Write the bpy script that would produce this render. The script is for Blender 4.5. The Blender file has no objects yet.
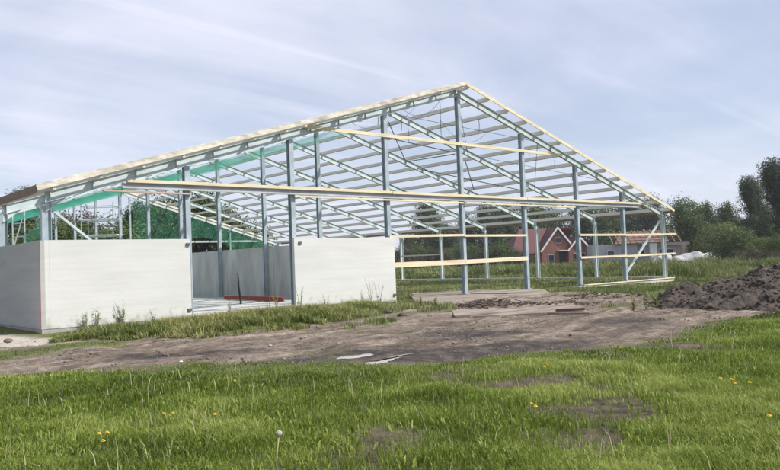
import bpy, bmesh, math, random
import numpy as np
from mathutils import Vector, Matrix

random.seed(7)
rng = np.random.default_rng(7)
S = 5.0
F_PX, ROLL, PITCH, YAW = 739.0, -0.0381, 0.0374, 0.7192
CAM = np.array([-1.5049 * S, -5.164 * S, 0.346 * S])
EV, RD, PN = 0.8318 * S, 2.0225 * S, 0.5783 * S
D = 1.0741 * S                       # frame spacing
col = bpy.context.scene.collection
scene = bpy.context.scene

# ------------------------------------------------------------------ camera
fw = np.array([math.sin(YAW) * math.cos(PITCH), math.cos(YAW) * math.cos(PITCH), math.sin(PITCH)])
rt0 = np.array([math.cos(YAW), -math.sin(YAW), 0.0])
up0 = np.cross(rt0, fw)
c_, s_ = math.cos(ROLL), math.sin(ROLL)
RT = c_ * rt0 + s_ * up0
UP = -s_ * rt0 + c_ * up0
cam_d = bpy.data.cameras.new('camera')
cam = bpy.data.objects.new('camera', cam_d)
col.objects.link(cam)
m = Matrix.Identity(4)
for i in range(3):
    m[i][0] = RT[i]; m[i][1] = UP[i]; m[i][2] = -fw[i]; m[i][3] = CAM[i]
cam.matrix_world = m
cam_d.sensor_width = 36.0
cam_d.lens = F_PX / 780 * 36
cam_d.clip_start = 0.1
cam_d.clip_end = 6000
scene.camera = cam


def ray(x, y):
    v = fw + RT * (x - 390) / F_PX - UP * (y - 235) / F_PX
    return v


def on_z(x, y, z=0.0):
    v = ray(x, y)
    t = (z - CAM[2]) / v[2]
    return CAM + v * t


def on_y(x, y, Y):
    v = ray(x, y)
    return CAM + v * ((Y - CAM[1]) / v[1])


def at_depth(x, y, d):
    return CAM + ray(x, y) * d


def ground_at(x, d, z=0.0):
    """ground point below image column x at distance d along the view axis"""
    p = at_depth(x, 262, d)
    return np.array([p[0], p[1], z])


def roof(k):
    return EV + (RD - EV) * (1 - abs(k - 4) / 4)


# ------------------------------------------------------------------ materials
def mat(name, base, var=0.15, scale=3.0, rough=0.7, metal=0.0, bump=0.0, bscale=20.0, base2=None, coord='Object', spec=0.5, stretch=(1, 1, 1), detail=6):
    M = bpy.data.materials.new(name)
    M.use_nodes = True
    nt = M.node_tree
    b = nt.nodes['Principled BSDF']
    tc = nt.nodes.new('ShaderNodeTexCoord')
    mp = nt.nodes.new('ShaderNodeMapping')
    mp.inputs['Scale'].default_value = stretch
    nt.links.new(tc.outputs[coord], mp.inputs['Vector'])
    n = nt.nodes.new('ShaderNodeTexNoise')
    n.inputs['Scale'].default_value = scale
    n.inputs['Detail'].default_value = detail
    n.inputs['Roughness'].default_value = 0.62
    nt.links.new(mp.outputs['Vector'], n.inputs['Vector'])
    r = nt.nodes.new('ShaderNodeValToRGB')
    r.color_ramp.elements[0].position = 0.32
    r.color_ramp.elements[1].position = 0.68
    lo = [c * (1 - var) for c in base]
    hi = [min(1, c * (1 + var)) for c in base] if base2 is None else list(base2)
    r.color_ramp.elements[0].color = (*lo, 1)
    r.color_ramp.elements[1].color = (*hi, 1)
    nt.links.new(n.outputs['Fac'], r.inputs['Fac'])
    nt.links.new(r.outputs['Color'], b.inputs['Base Color'])
    b.inputs['Roughness'].default_value = rough
    b.inputs['Metallic'].default_value = metal
    b.inputs['Specular IOR Level'].default_value = spec
    if bump:
        n2 = nt.nodes.new('ShaderNodeTexNoise')
        n2.inputs['Scale'].default_value = bscale
        n2.inputs['Detail'].default_value = 5
        nt.links.new(mp.outputs['Vector'], n2.inputs['Vector'])
        bp = nt.nodes.new('ShaderNodeBump')
        bp.inputs['Strength'].default_value = bump
        bp.inputs['Distance'].default_value = 0.05
        nt.links.new(n2.outputs['Fac'], bp.inputs['Height'])
        nt.links.new(bp.outputs['Normal'], b.inputs['Normal'])
    return M


def tint_mat(name, c1, c2, c3, rough=0.55, transl=0.38):
    """foliage: colour runs along the per-leaf attribute 'tint'"""
    M = bpy.data.materials.new(name)
    M.use_nodes = True
    nt = M.node_tree
    b = nt.nodes['Principled BSDF']
    a = nt.nodes.new('ShaderNodeAttribute'); a.attribute_name = 'tint'
    r = nt.nodes.new('ShaderNodeValToRGB')
    r.color_ramp.elements[0].color = (*c1, 1)
    r.color_ramp.elements[1].color = (*c3, 1)
    e = r.color_ramp.elements.new(0.55); e.color = (*c2, 1)
    nt.links.new(a.outputs['Fac'], r.inputs['Fac'])
    nt.links.new(r.outputs['Color'], b.inputs['Base Color'])
    b.inputs['Roughness'].default_value = rough
    b.inputs['Specular IOR Level'].default_value = 0.25
    t = nt.nodes.new('ShaderNodeBsdfTranslucent')
    nt.links.new(r.outputs['Color'], t.inputs['Color'])
    mx = nt.nodes.new('ShaderNodeMixShader'); mx.inputs[0].default_value = transl
    nt.links.new(b.outputs[0], mx.inputs[1]); nt.links.new(t.outputs[0], mx.inputs[2])
    nt.links.new(mx.outputs[0], nt.nodes['Material Output'].inputs['Surface'])
    return M


MT = {}
MT['steel'] = mat('painted_steel', (0.30, 0.375, 0.42), 0.16, 1.8, 0.5, 0.1, base2=(0.42, 0.49, 0.53))
MT['rafter'] = mat('primed_rafter_steel', (0.44, 0.515, 0.53), 0.10, 1.1, 0.5, 0.05, base2=(0.57, 0.64, 0.65))
MT['beam'] = mat('galvanised_beam', (0.36, 0.38, 0.39), 0.12, 1.3, 0.55, 0.1, base2=(0.46, 0.48, 0.49))
MT['dark_steel'] = mat('dark_steel', (0.10, 0.12, 0.13), 0.2, 4, 0.5, 0.3)
MT['purlin'] = mat('weathered_purlin', (0.62, 0.60, 0.53), 0.15, 1.0, 0.8, stretch=(6, .5, 6), bump=.2)
MT['timber'] = mat('fresh_timber', (0.62, 0.52, 0.34), 0.14, 1.2, 0.75, base2=(0.76, 0.68, 0.48), stretch=(.6, 3, 8), bump=.15)
MT['barge'] = mat('stained_barge_timber', (0.36, 0.32, 0.25), 0.1, 1.6, 0.8, base2=(0.78, 0.74, 0.62), stretch=(1.0, 3, 3), bump=.2)
MT['brown_board'] = mat('brown_board', (0.20, 0.14, 0.10), 0.25, 2, 0.8, stretch=(1, 1, 5))
MT['pink_board'] = mat('reddish_board', (0.45, 0.34, 0.28), 0.2, 2, 0.8)
MT['white_paint'] = mat('white_paint', (0.75, 0.75, 0.73), 0.05, 3, 0.6)
MT['grey_wall'] = mat('grey_concrete_wall', (0.38, 0.38, 0.37), 0.16, .9, 0.9, base2=(0.54, 0.54, 0.53), stretch=(1, 1, .35), bump=.2)
MT['plinth'] = mat('plinth_concrete', (0.32, 0.31, 0.29), 0.2, 2.5, 0.9, bump=.3)
MT['light_plinth'] = mat('light_plinth_concrete', (0.50, 0.48, 0.43), 0.15, 2.5, 0.9, bump=.3)
MT['slab'] = mat('slab_concrete', (0.42, 0.41, 0.39), 0.14, 1.1, 0.85, base2=(0.54, 0.53, 0.51), bump=.15)
MT['pad'] = mat('dusty_pad_concrete', (0.17, 0.14, 0.115), 0.2, .8, 0.92, base2=(0.32, 0.265, 0.22), bump=.4, bscale=6, stretch=(.6, 1.6, 1))
MT['red_beam'] = mat('red_primer', (0.34, 0.06, 0.045), 0.25, 4, 0.6)
MT['rust_red'] = mat('faded_red_trim', (0.28, 0.10, 0.09), 0.25, 4, 0.7)
MT['black'] = mat('black_plastic', (0.02, 0.02, 0.022), 0.2, 4, 0.5)
MT['soil'] = mat('dark_dug_soil', (0.020, 0.016, 0.013), 0.3, 2.0, 0.95, base2=(0.105, 0.080, 0.062), bump=1.0, bscale=9, detail=10)
MT['debris'] = mat('twig_debris', (0.08, 0.055, 0.04), 0.4, 8, 0.95, base2=(0.2, 0.15, 0.12))
MT['rust'] = mat('rusty_metal', (0.13, 0.06, 0.04), 0.3, 7, 0.8)
MT['brick'] = mat('red_brick', (0.23, 0.095, 0.075), 0.2, 3, 0.9, base2=(0.30, 0.14, 0.11))
MT['red_tile'] = mat('dark_red_roof_tile', (0.10, 0.030, 0.032), 0.25, 4, 0.75, base2=(0.13, 0.04, 0.04))
MT['brown_tile'] = mat('brown_roof_tile', (0.18, 0.10, 0.075), 0.3, 5, 0.8)
MT['house_grey'] = mat('grey_block_wall', (0.36, 0.36, 0.39), 0.12, 2, 0.9)
MT['house_pink'] = mat('pinkish_render', (0.42, 0.33, 0.31), 0.12, 2, 0.9)
MT['glass'] = mat('dark_window_glass', (0.03, 0.035, 0.04), 0.2, 2, 0.1)
MT['tarp'] = mat('white_sheet', (0.40, 0.40, 0.40), 0.12, 1.5, 0.6, bump=.5, bscale=3)
MT['bark'] = mat('bark', (0.07, 0.055, 0.04), 0.3, 6, 0.95, bump=.5)
MT['grey_roof'] = mat('grey_sheet_roof', (0.36, 0.36, 0.36), 0.1, 2, 0.7)
MT['leaf_mid'] = tint_mat('leaf_mid', (0.034, 0.060, 0.016), (0.080, 0.125, 0.032), (0.155, 0.20, 0.055))
MT['leaf_dark'] = tint_mat('leaf_dark', (0.030, 0.046, 0.022), (0.062, 0.088, 0.038), (0.115, 0.145, 0.065))
MT['leaf_olive'] = tint_mat('leaf_olive', (0.052, 0.072, 0.022), (0.125, 0.160, 0.045), (0.22, 0.25, 0.08))
MT['leaf_brown'] = tint_mat('leaf_brown', (0.040, 0.036, 0.024), (0.085, 0.075, 0.045), (0.15, 0.135, 0.075))
MT['leaf_copper'] = tint_mat('leaf_copper', (0.03, 0.016, 0.016), (0.075, 0.04, 0.038), (0.13, 0.075, 0.06))
MT['grass'] = tint_mat('grass_blades', (0.076, 0.118, 0.013), (0.172, 0.240, 0.028), (0.36, 0.41, 0.11), 0.5, 0.35)
MT['field'] = tint_mat('tall_field_grass', (0.070, 0.095, 0.028), (0.150, 0.185, 0.058), (0.30, 0.31, 0.14), 0.6, 0.3)
MT['weed'] = tint_mat('weed_leaves', (0.075, 0.100, 0.022), (0.165, 0.205, 0.050), (0.38, 0.36, 0.15), 0.6, 0.3)
MT['straw'] = tint_mat('straw', (0.28, 0.24, 0.12), (0.42, 0.38, 0.22), (0.58, 0.54, 0.36))
MT['yellow'] = mat('dandelion_yellow', (0.85, 0.60, 0.02), 0.1, 30, 0.6)
MT['stem'] = mat('pale_stem', (0.34, 0.30, 0.15), 0.15, 20, 0.6)
MT['green_stem'] = mat('green_stem', (0.16, 0.2, 0.06), 0.15, 20, 0.6)
MT['seed'] = mat('seed_head', (0.55, 0.52, 0.45), 0.15, 60, 0.9)
MT['cable'] = mat('dark_cable', (0.06, 0.07, 0.08), 0.2, 4, 0.6)


def panel_mat():
    M = mat('white_sandwich_panel', (0.55, 0.555, 0.53), 0.04, 0.9, 0.8, base2=(0.61, 0.615, 0.59), bump=.05, stretch=(.4, .4, 3))
    nt = M.node_tree
    b = nt.nodes['Principled BSDF']
    tc = nt.nodes.new('ShaderNodeTexCoord')
    sp = nt.nodes.new('ShaderNodeSeparateXYZ')
    nt.links.new(tc.outputs['Object'], sp.inputs[0])
    mm = nt.nodes.new('ShaderNodeMath'); mm.operation = 'MULTIPLY'; mm.inputs[1].default_value = 5.2
    nt.links.new(sp.outputs['Z'], mm.inputs[0])
    fr = nt.nodes.new('ShaderNodeMath'); fr.operation = 'FRACT'
    nt.links.new(mm.outputs[0], fr.inputs[0])
    gt = nt.nodes.new('ShaderNodeMath'); gt.operation = 'GREATER_THAN'; gt.inputs[1].default_value = 0.045
    nt.links.new(fr.outputs[0], gt.inputs[0])
    old = b.inputs['Base Color'].links[0].from_socket
    mx = nt.nodes.new('ShaderNodeMix'); mx.data_type = 'RGBA'
    mx.inputs['A'].default_value = (0.505, 0.505, 0.48, 1)
    nt.links.new(gt.outputs[0], mx.inputs['Factor'])
    nt.links.new(old, mx.inputs['B'])
    # splash dirt: brown specks on the lowest strip of the panel
    n = nt.nodes.new('ShaderNodeTexNoise'); n.inputs['Scale'].default_value = 3.5; n.inputs['Detail'].default_value = 9
    nt.links.new(tc.outputs['Object'], n.inputs['Vector'])
    mr = nt.nodes.new('ShaderNodeMapRange'); mr.inputs[1].default_value = 0.0; mr.inputs[2].default_value = 0.55
    mr.inputs[3].default_value = 0.68; mr.inputs[4].default_value = 0.33
    nt.links.new(sp.outputs['Z'], mr.inputs[0])
    lt = nt.nodes.new('ShaderNodeMath'); lt.operation = 'SUBTRACT'
    nt.links.new(mr.outputs[0], lt.inputs[0]); nt.links.new(n.outputs['Fac'], lt.inputs[1])
    cl = nt.nodes.new('ShaderNodeMath'); cl.operation = 'MULTIPLY'; cl.inputs[1].default_value = 3.0; cl.use_clamp = True
    nt.links.new(lt.outputs[0], cl.inputs[0])
    mx2 = nt.nodes.new('ShaderNodeMix'); mx2.data_type = 'RGBA'
    mx2.inputs['B'].default_value = (0.34, 0.31, 0.25, 1)
    nt.links.new(cl.outputs[0], mx2.inputs['Factor'])
    nt.links.new(mx.outputs['Result'], mx2.inputs['A'])
    nt.links.new(mx2.outputs['Result'], b.inputs['Base Color'])
    return M


MT['panel'] = panel_mat()


def net_mat(name, colr, dens):
    M = bpy.data.materials.new(name)
    M.use_nodes = True
    nt = M.node_tree
    b = nt.nodes['Principled BSDF']
    b.inputs['Base Color'].default_value = (*colr, 1)
    b.inputs['Roughness'].default_value = 0.7
    t = nt.nodes.new('ShaderNodeBsdfTranslucent'); t.inputs['Color'].default_value = (*colr, 1)
    mx = nt.nodes.new('ShaderNodeMixShader'); mx.inputs[0].default_value = 0.5
    nt.links.new(b.outputs[0], mx.inputs[1]); nt.links.new(t.outputs[0], mx.inputs[2])
    tr = nt.nodes.new('ShaderNodeBsdfTransparent')
    # open weave, denser where folds gather
    tc = nt.nodes.new('ShaderNodeTexCoord')
    n = nt.nodes.new('ShaderNodeTexNoise'); n.inputs['Scale'].default_value = 0.7; n.inputs['Detail'].default_value = 4
    nt.links.new(tc.outputs['Object'], n.inputs['Vector'])
    mr = nt.nodes.new('ShaderNodeMapRange')
    mr.inputs[1].default_value = 0.3; mr.inputs[2].default_value = 0.7
    mr.inputs[3].default_value = dens * 0.7; mr.inputs[4].default_value = dens * 1.3
    nt.links.new(n.outputs['Fac'], mr.inputs[0])
    mx2 = nt.nodes.new('ShaderNodeMixShader')
    nt.links.new(mr.outputs[0], mx2.inputs[0])
    nt.links.new(tr.outputs[0], mx2.inputs[1]); nt.links.new(mx.outputs[0], mx2.inputs[2])
    nt.links.new(mx2.outputs[0], nt.nodes['Material Output'].inputs['Surface'])
    return M


MT['net'] = net_mat('green_safety_net', (0.07, 0.42, 0.28), 0.28)
MT['windnet'] = net_mat('green_windbreak_net', (0.06, 0.42, 0.27), 0.18)


def puddle_mat():
    M = mat('milky_puddle_water', (0.22, 0.18, 0.13), 0.1, 1.1, 0.15, base2=(0.42, 0.40, 0.37), detail=12)
    return M


MT['puddle'] = puddle_mat()


# ------------------------------------------------------------------ mesh helpers
class MB:
    def __init__(self):
        self.v = []; self.f = []

    def quadbox(self, P8):
        b = len(self.v)
        self.v += [tuple(p) for p in P8]
        for f in ((0, 3, 2, 1), (4, 5, 6, 7), (0, 1, 5, 4), (1, 2, 6, 5), (2, 3, 7, 6), (3, 0, 4, 7)):
            self.f.append(tuple(b + i for i in f))
        return self

    def box(self, x0, x1, y0, y1, z0, z1):
        return self.quadbox([(x0, y0, z0), (x1, y0, z0), (x1, y1, z0), (x0, y1, z0),
                             (x0, y0, z1), (x1, y0, z1), (x1, y1, z1), (x0, y1, z1)])

    def bar(self, p0, p1, w, h, up=(0, 0, 1), ou=0.0, ow=0.0):
        """box along p0-p1; w across, h along 'up'; offsets ou (up), ow (across)"""
        p0 = Vector(p0); p1 = Vector(p1)
        d = (p1 - p0).normalized(); u = Vector(up)
        a = d.cross(u).normalized(); u = a.cross(d).normalized()
        P = []
        for p in (p0, p1):
            c = p + u * ou + a * ow
            P += [c - a * w / 2 - u * h / 2, c + a * w / 2 - u * h / 2, c + a * w / 2 + u * h / 2, c - a * w / 2 + u * h / 2]
        return self.quadbox(P)

    def ibeam(self, p0, p1, w, h, up=(0, 0, 1), tf=0.018, tw=0.012):
        self.bar(p0, p1, w, tf, up, ou=h / 2 - tf / 2)
        self.bar(p0, p1, w, tf, up, ou=-h / 2 + tf / 2)
        self.bar(p0, p1, tw, h - 2 * tf - .002, up)
        return self

    def tube(self, pts, r, n=6):
        b0 = len(self.v)
        pts = [Vector(p) for p in pts]
        rs = r if isinstance(r, (list, tuple)) else [r] * len(pts)
        for i, p in enumerate(pts):
            d = (pts[min(i + 1, len(pts) - 1)] - pts[max(i - 1, 0)]).normalized()
            a = d.cross(Vector((0.3, 0.2, 1))).normalized()
            if a.length < .1: a = d.cross(Vector((1, 0, 0))).normalized()
            c = d.cross(a)
            for j in range(n):
                t = 2 * math.pi * j / n
                self.v.append(tuple(p + (a * math.cos(t) + c * math.sin(t)) * rs[i]))
        for i in range(len(pts) - 1):
            for j in range(n):
                self.f.append((b0 + i * n + j, b0 + i * n + (j + 1) % n, b0 + (i + 1) * n + (j + 1) % n, b0 + (i + 1) * n + j))
        self.f.append(tuple(b0 + j for j in range(n))[::-1])
        self.f.append(tuple(b0 + (len(pts) - 1) * n + j for j in range(n)))
        return self

    def prism(self, poly, off):
        """closed prism: polygon (3-d points) swept by off"""
        b = len(self.v); n = len(poly)
        self.v += [tuple(p) for p in poly]
        self.v += [tuple(np.array(p) + np.array(off)) for p in poly]
        self.f.append(tuple(range(b, b + n)))
        self.f.append(tuple(range(b + 2 * n - 1, b + n - 1, -1)))
        for i in range(n):
            j = (i + 1) % n
            self.f.append((b + i, b + n + i, b + n + j, b + j))
        return self

    def build(self, name, material, parent=None, smooth=False, fix=True):
        me = bpy.data.meshes.new(name)
        o = Vector(parent.location) if parent else Vector((0, 0, 0))
        me.from_pydata([tuple(Vector(v) - o) for v in self.v], [], self.f)
        if fix:
            bm = bmesh.new(); bm.from_mesh(me)
            bmesh.ops.recalc_face_normals(bm, faces=bm.faces)
            bm.to_mesh(me); bm.free()
        me.materials.append(material)
        if smooth:
            me.polygons.foreach_set('use_smooth', [True] * len(me.polygons))
        ob = bpy.data.objects.new(name, me)
        col.objects.link(ob)
        if parent: ob.parent = parent
        return ob


def empty(name, loc, label, cat, group=None, rz=0.0):
    o = bpy.data.objects.new(name, None)
    o.empty_display_size = 0.3
    o.location = tuple(float(a) for a in loc)
    o.rotation_euler[2] = rz
    col.objects.link(o)
    o['label'] = label; o['category'] = cat
    if group: o['group'] = group
    return o


def tag(o, label, cat, group=None, kind=None):
    o['label'] = label; o['category'] = cat
    if group: o['group'] = group
    if kind: o['kind'] = kind
    return o


def copy_tree(o, parent=None):
    kids = list(o.children)
    c = o.copy(); col.objects.link(c); c.parent = parent
    for k in kids: copy_tree(k, c)
    return c


def raw_mesh(name, V, loops_n, F, material, tint=None, smooth=False):
    """fast mesh from numpy arrays; F is a list of (array[n,k])"""
    me = bpy.data.meshes.new(name)
    me.vertices.add(len(V))
    me.vertices.foreach_set('co', np.asarray(V, dtype=np.float32).ravel())
    tot = sum(f.size for f in F); nf = sum(len(f) for f in F)
    me.loops.add(tot); me.polygons.add(nf)
    me.loops.foreach_set('vertex_index', np.concatenate([f.ravel() for f in F]).astype(np.int32))
    sizes = np.concatenate([np.full(len(f), f.shape[1]) for f in F])
    starts = np.concatenate([[0], np.cumsum(sizes)[:-1]]).astype(np.int32)
    me.polygons.foreach_set('loop_start', starts)
    me.update(calc_edges=True)
    if smooth:
        me.polygons.foreach_set('use_smooth', np.ones(nf, dtype=bool))
    if tint is not None:
        a = me.attributes.new('tint', 'FLOAT', 'POINT')
        a.data.foreach_set('value', np.asarray(tint, dtype=np.float32))
    me.materials.append(material)
    me.validate()
    return me


# ------------------------------------------------------------------ noise and terrain
_g = rng.random((256, 256))


def vnoise(x, y, s):
    x = np.asarray(x, float) / s + 1000.3; y = np.asarray(y, float) / s + 1000.7
    xi = np.floor(x).astype(int); yi = np.floor(y).astype(int)
    fx = x - xi; fy = y - yi
    fx = fx * fx * (3 - 2 * fx); fy = fy * fy * (3 - 2 * fy)
    g = lambda a, b: _g[a % 256, b % 256]
    return (g(xi, yi) * (1 - fx) + g(xi + 1, yi) * fx) * (1 - fy) + (g(xi, yi + 1) * (1 - fx) + g(xi + 1, yi + 1) * fx) * fy


def fbm(x, y, s, o=4):
    r = 0; a = 1; t = 0
    for i in range(o):
        r = r + a * vnoise(x + 37 * i, y - 19 * i, s / 2 ** i); t += a; a *= .55
    return r / t - .5


def poly_px(pts):
    return np.array([on_z(x, y)[:2] for x, y in pts])


def sdist(X, Y, P):
    """signed distance to polygon, positive inside"""
    d = np.full(X.shape, 1e9); ins = np.zeros(X.shape, bool)
    n = len(P)
    for i in range(n):
        a = P[i]; b = P[(i + 1) % n]
        e = b - a; wx = X - a[0]; wy = Y - a[1]
        t = np.clip((wx * e[0] + wy * e[1]) / (e @ e), 0, 1)
        d = np.minimum(d, np.hypot(wx - t * e[0], wy - t * e[1]))
        c = ((a[1] <= Y) & (b[1] > Y)) | ((b[1] <= Y) & (a[1] > Y))
        with np.errstate(divide='ignore', invalid='ignore'):
            xc = a[0] + (Y - a[1]) / (b[1] - a[1]) * e[0] if b[1] != a[1] else X * 0
        ins ^= c & (X < xc)
    return np.where(ins, d, -d)


TRACK = poly_px([(-260, 350), (-100, 341), (0, 338), (60, 336.5), (130, 334.5), (205, 333), (300, 325), (350, 320), (388, 314), (412, 306),
                 (425, 293), (470, 290), (560, 290), (600, 293), (640, 294), (672, 300), (780, 300), (900, 294), (1050, 292), (1050, 300),
                 (900, 305), (780, 311), (740, 315), (700, 320), (655, 331), (600, 346), (540, 351), (480, 358), (400, 365),
                 (330, 363), (200, 361), (100, 366), (0, 373), (-120, 386), (-300, 400)])
WET = [poly_px(p) for p in (
    [(290, 352), (340, 344), (430, 341), (520, 336), (620, 333), (600, 341), (500, 350), (450, 360), (330, 364), (230, 361)],
    [(120, 352), (230, 346), (330, 342), (330, 345), (220, 351), (130, 356)],
    [(560, 318), (640, 316), (690, 318), (640, 324), (570, 323)],
    [(380, 330), (450, 324), (560, 326), (520, 334), (400, 337)],)]
PUD = [poly_px(p) for p in (
    [(334, 357), (342, 353.6), (358, 352.6), (366, 350.6), (382, 351), (389, 353), (379, 354.4), (366, 354.6), (356, 356.6), (342, 356.8)],
    [(361, 361.5), (370, 358.6), (380, 357.6), (388, 355), (397, 352.8), (410, 350.6), (415, 350.4), (406, 353), (395, 356), (386, 360), (372, 362.4)],)]
BARE = [poly_px(p) for p in (
    [(570, 398), (590, 384), (615, 384), (640, 395), (650, 420), (640, 452), (600, 458), (572, 445), (560, 420)],
    [(470, 382), (520, 374), (570, 372), (600, 380), (540, 392), (490, 392)],
    [(340, 452), (380, 440), (410, 455), (390, 480), (345, 480)],
    [(430, 372), (450, 366), (490, 368), (470, 378), (440, 378)],
    [(640, 342), (690, 338), (720, 342), (690, 347)],
    [(560, 366), (620, 358), (650, 364), (600, 372)],)]
SAND = poly_px([(-60, 352), (-50, 330), (10, 330), (48, 332), (62, 336), (40, 342), (0, 345)])


def masks(X, Y):
    n1 = fbm(X, Y, 1.6) * 1.6 + fbm(X + 50, Y, 6) * 1.6
    d = sdist(X, Y, TRACK)
    dirt = np.clip((d + n1 * .8) / .7 + .5, 0, 1)
    # grass tufts inside the far part of the track
    tuft = np.clip((fbm(X + 90, Y * 1.2, 3.2) - .13) * 8, 0, 1) * (Y > -12)
    dirt = dirt * (1 - tuft * .8)
    for P in BARE:
        dirt = np.maximum(dirt, np.clip((sdist(X, Y, P) + fbm(X - 20, Y, .9) * 1.6 + fbm(X, Y, .25, 2) * .7 + .46) / .8, 0, 1) * .88)
    sd = np.clip(sdist(X, Y, SAND) / .5 + fbm(X, Y, 1) * 1.5 + .5, 0, 1)
    dirt = np.maximum(dirt, sd)
    wet = np.zeros(X.shape)
    for P in WET:
        wet = np.maximum(wet, np.clip((sdist(X, Y, P) + fbm(X, Y + 40, 1.8) * 2.2) / .7 + .3, 0, 1))
    return dirt, wet, sd


IN_X0, IN_X1, IN_Y1 = -.2, 8 * S + .2, 9 * D + .3


def height(X, Y):
    X = np.asarray(X, float); Y = np.asarray(Y, float)
    base = fbm(X, Y, 9) * .22 + fbm(X + 11, Y, 1.7) * .16 + fbm(X, Y + 7, .55, 2) * .05
    h = base
    # lower along the front of the barn, more to the right
    dep = np.exp(-((Y + .8) / 2.6) ** 2) * (.14 + .22 * np.clip((X - 24) / 8, 0, 1)) * np.clip((X + 6) / 4, 0, 1) * np.clip((52 - X) / 6, 0, 1)
    h = h * np.where(Y > -4, .45, 1) - dep
    ins = np.clip((X + 2) / 2, 0, 1) * np.clip((8 * S + 1.5 - X) / 2, 0, 1) * np.clip((Y - .1) / 1.2, 0, 1) * np.clip((9 * D + 2 - Y) / 2, 0, 1)
    h = h * (1 - ins) + (-.10 + fbm(X, Y, 5) * .08) * ins
    for P in PUD:
        sdp = sdist(X, Y, P)
        w = np.clip((sdp + .9) / .8, 0, 1)
        h = h * (1 - w) + (-.01 - .08 * np.clip((sdp + .16) / .3, 0, 1)) * w
    far = np.clip((np.hypot(X - CAM[0], Y - CAM[1]) - 60) / 60, 0, 1)
    return h * (1 - far) - .1 * far


def axis(c0, c1, step, lim, g=1.16):
    a = list(np.arange(c0, c1, step))
    s = step; p = a[-1]
    while p < lim: s = min(s * g, 200); p += s; a.append(p)
    s = step; p = a[0]; b = []
    while p > -lim: s = min(s * g, 200); p -= s; b.append(p)
    return np.array(b[::-1] + a)


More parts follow.
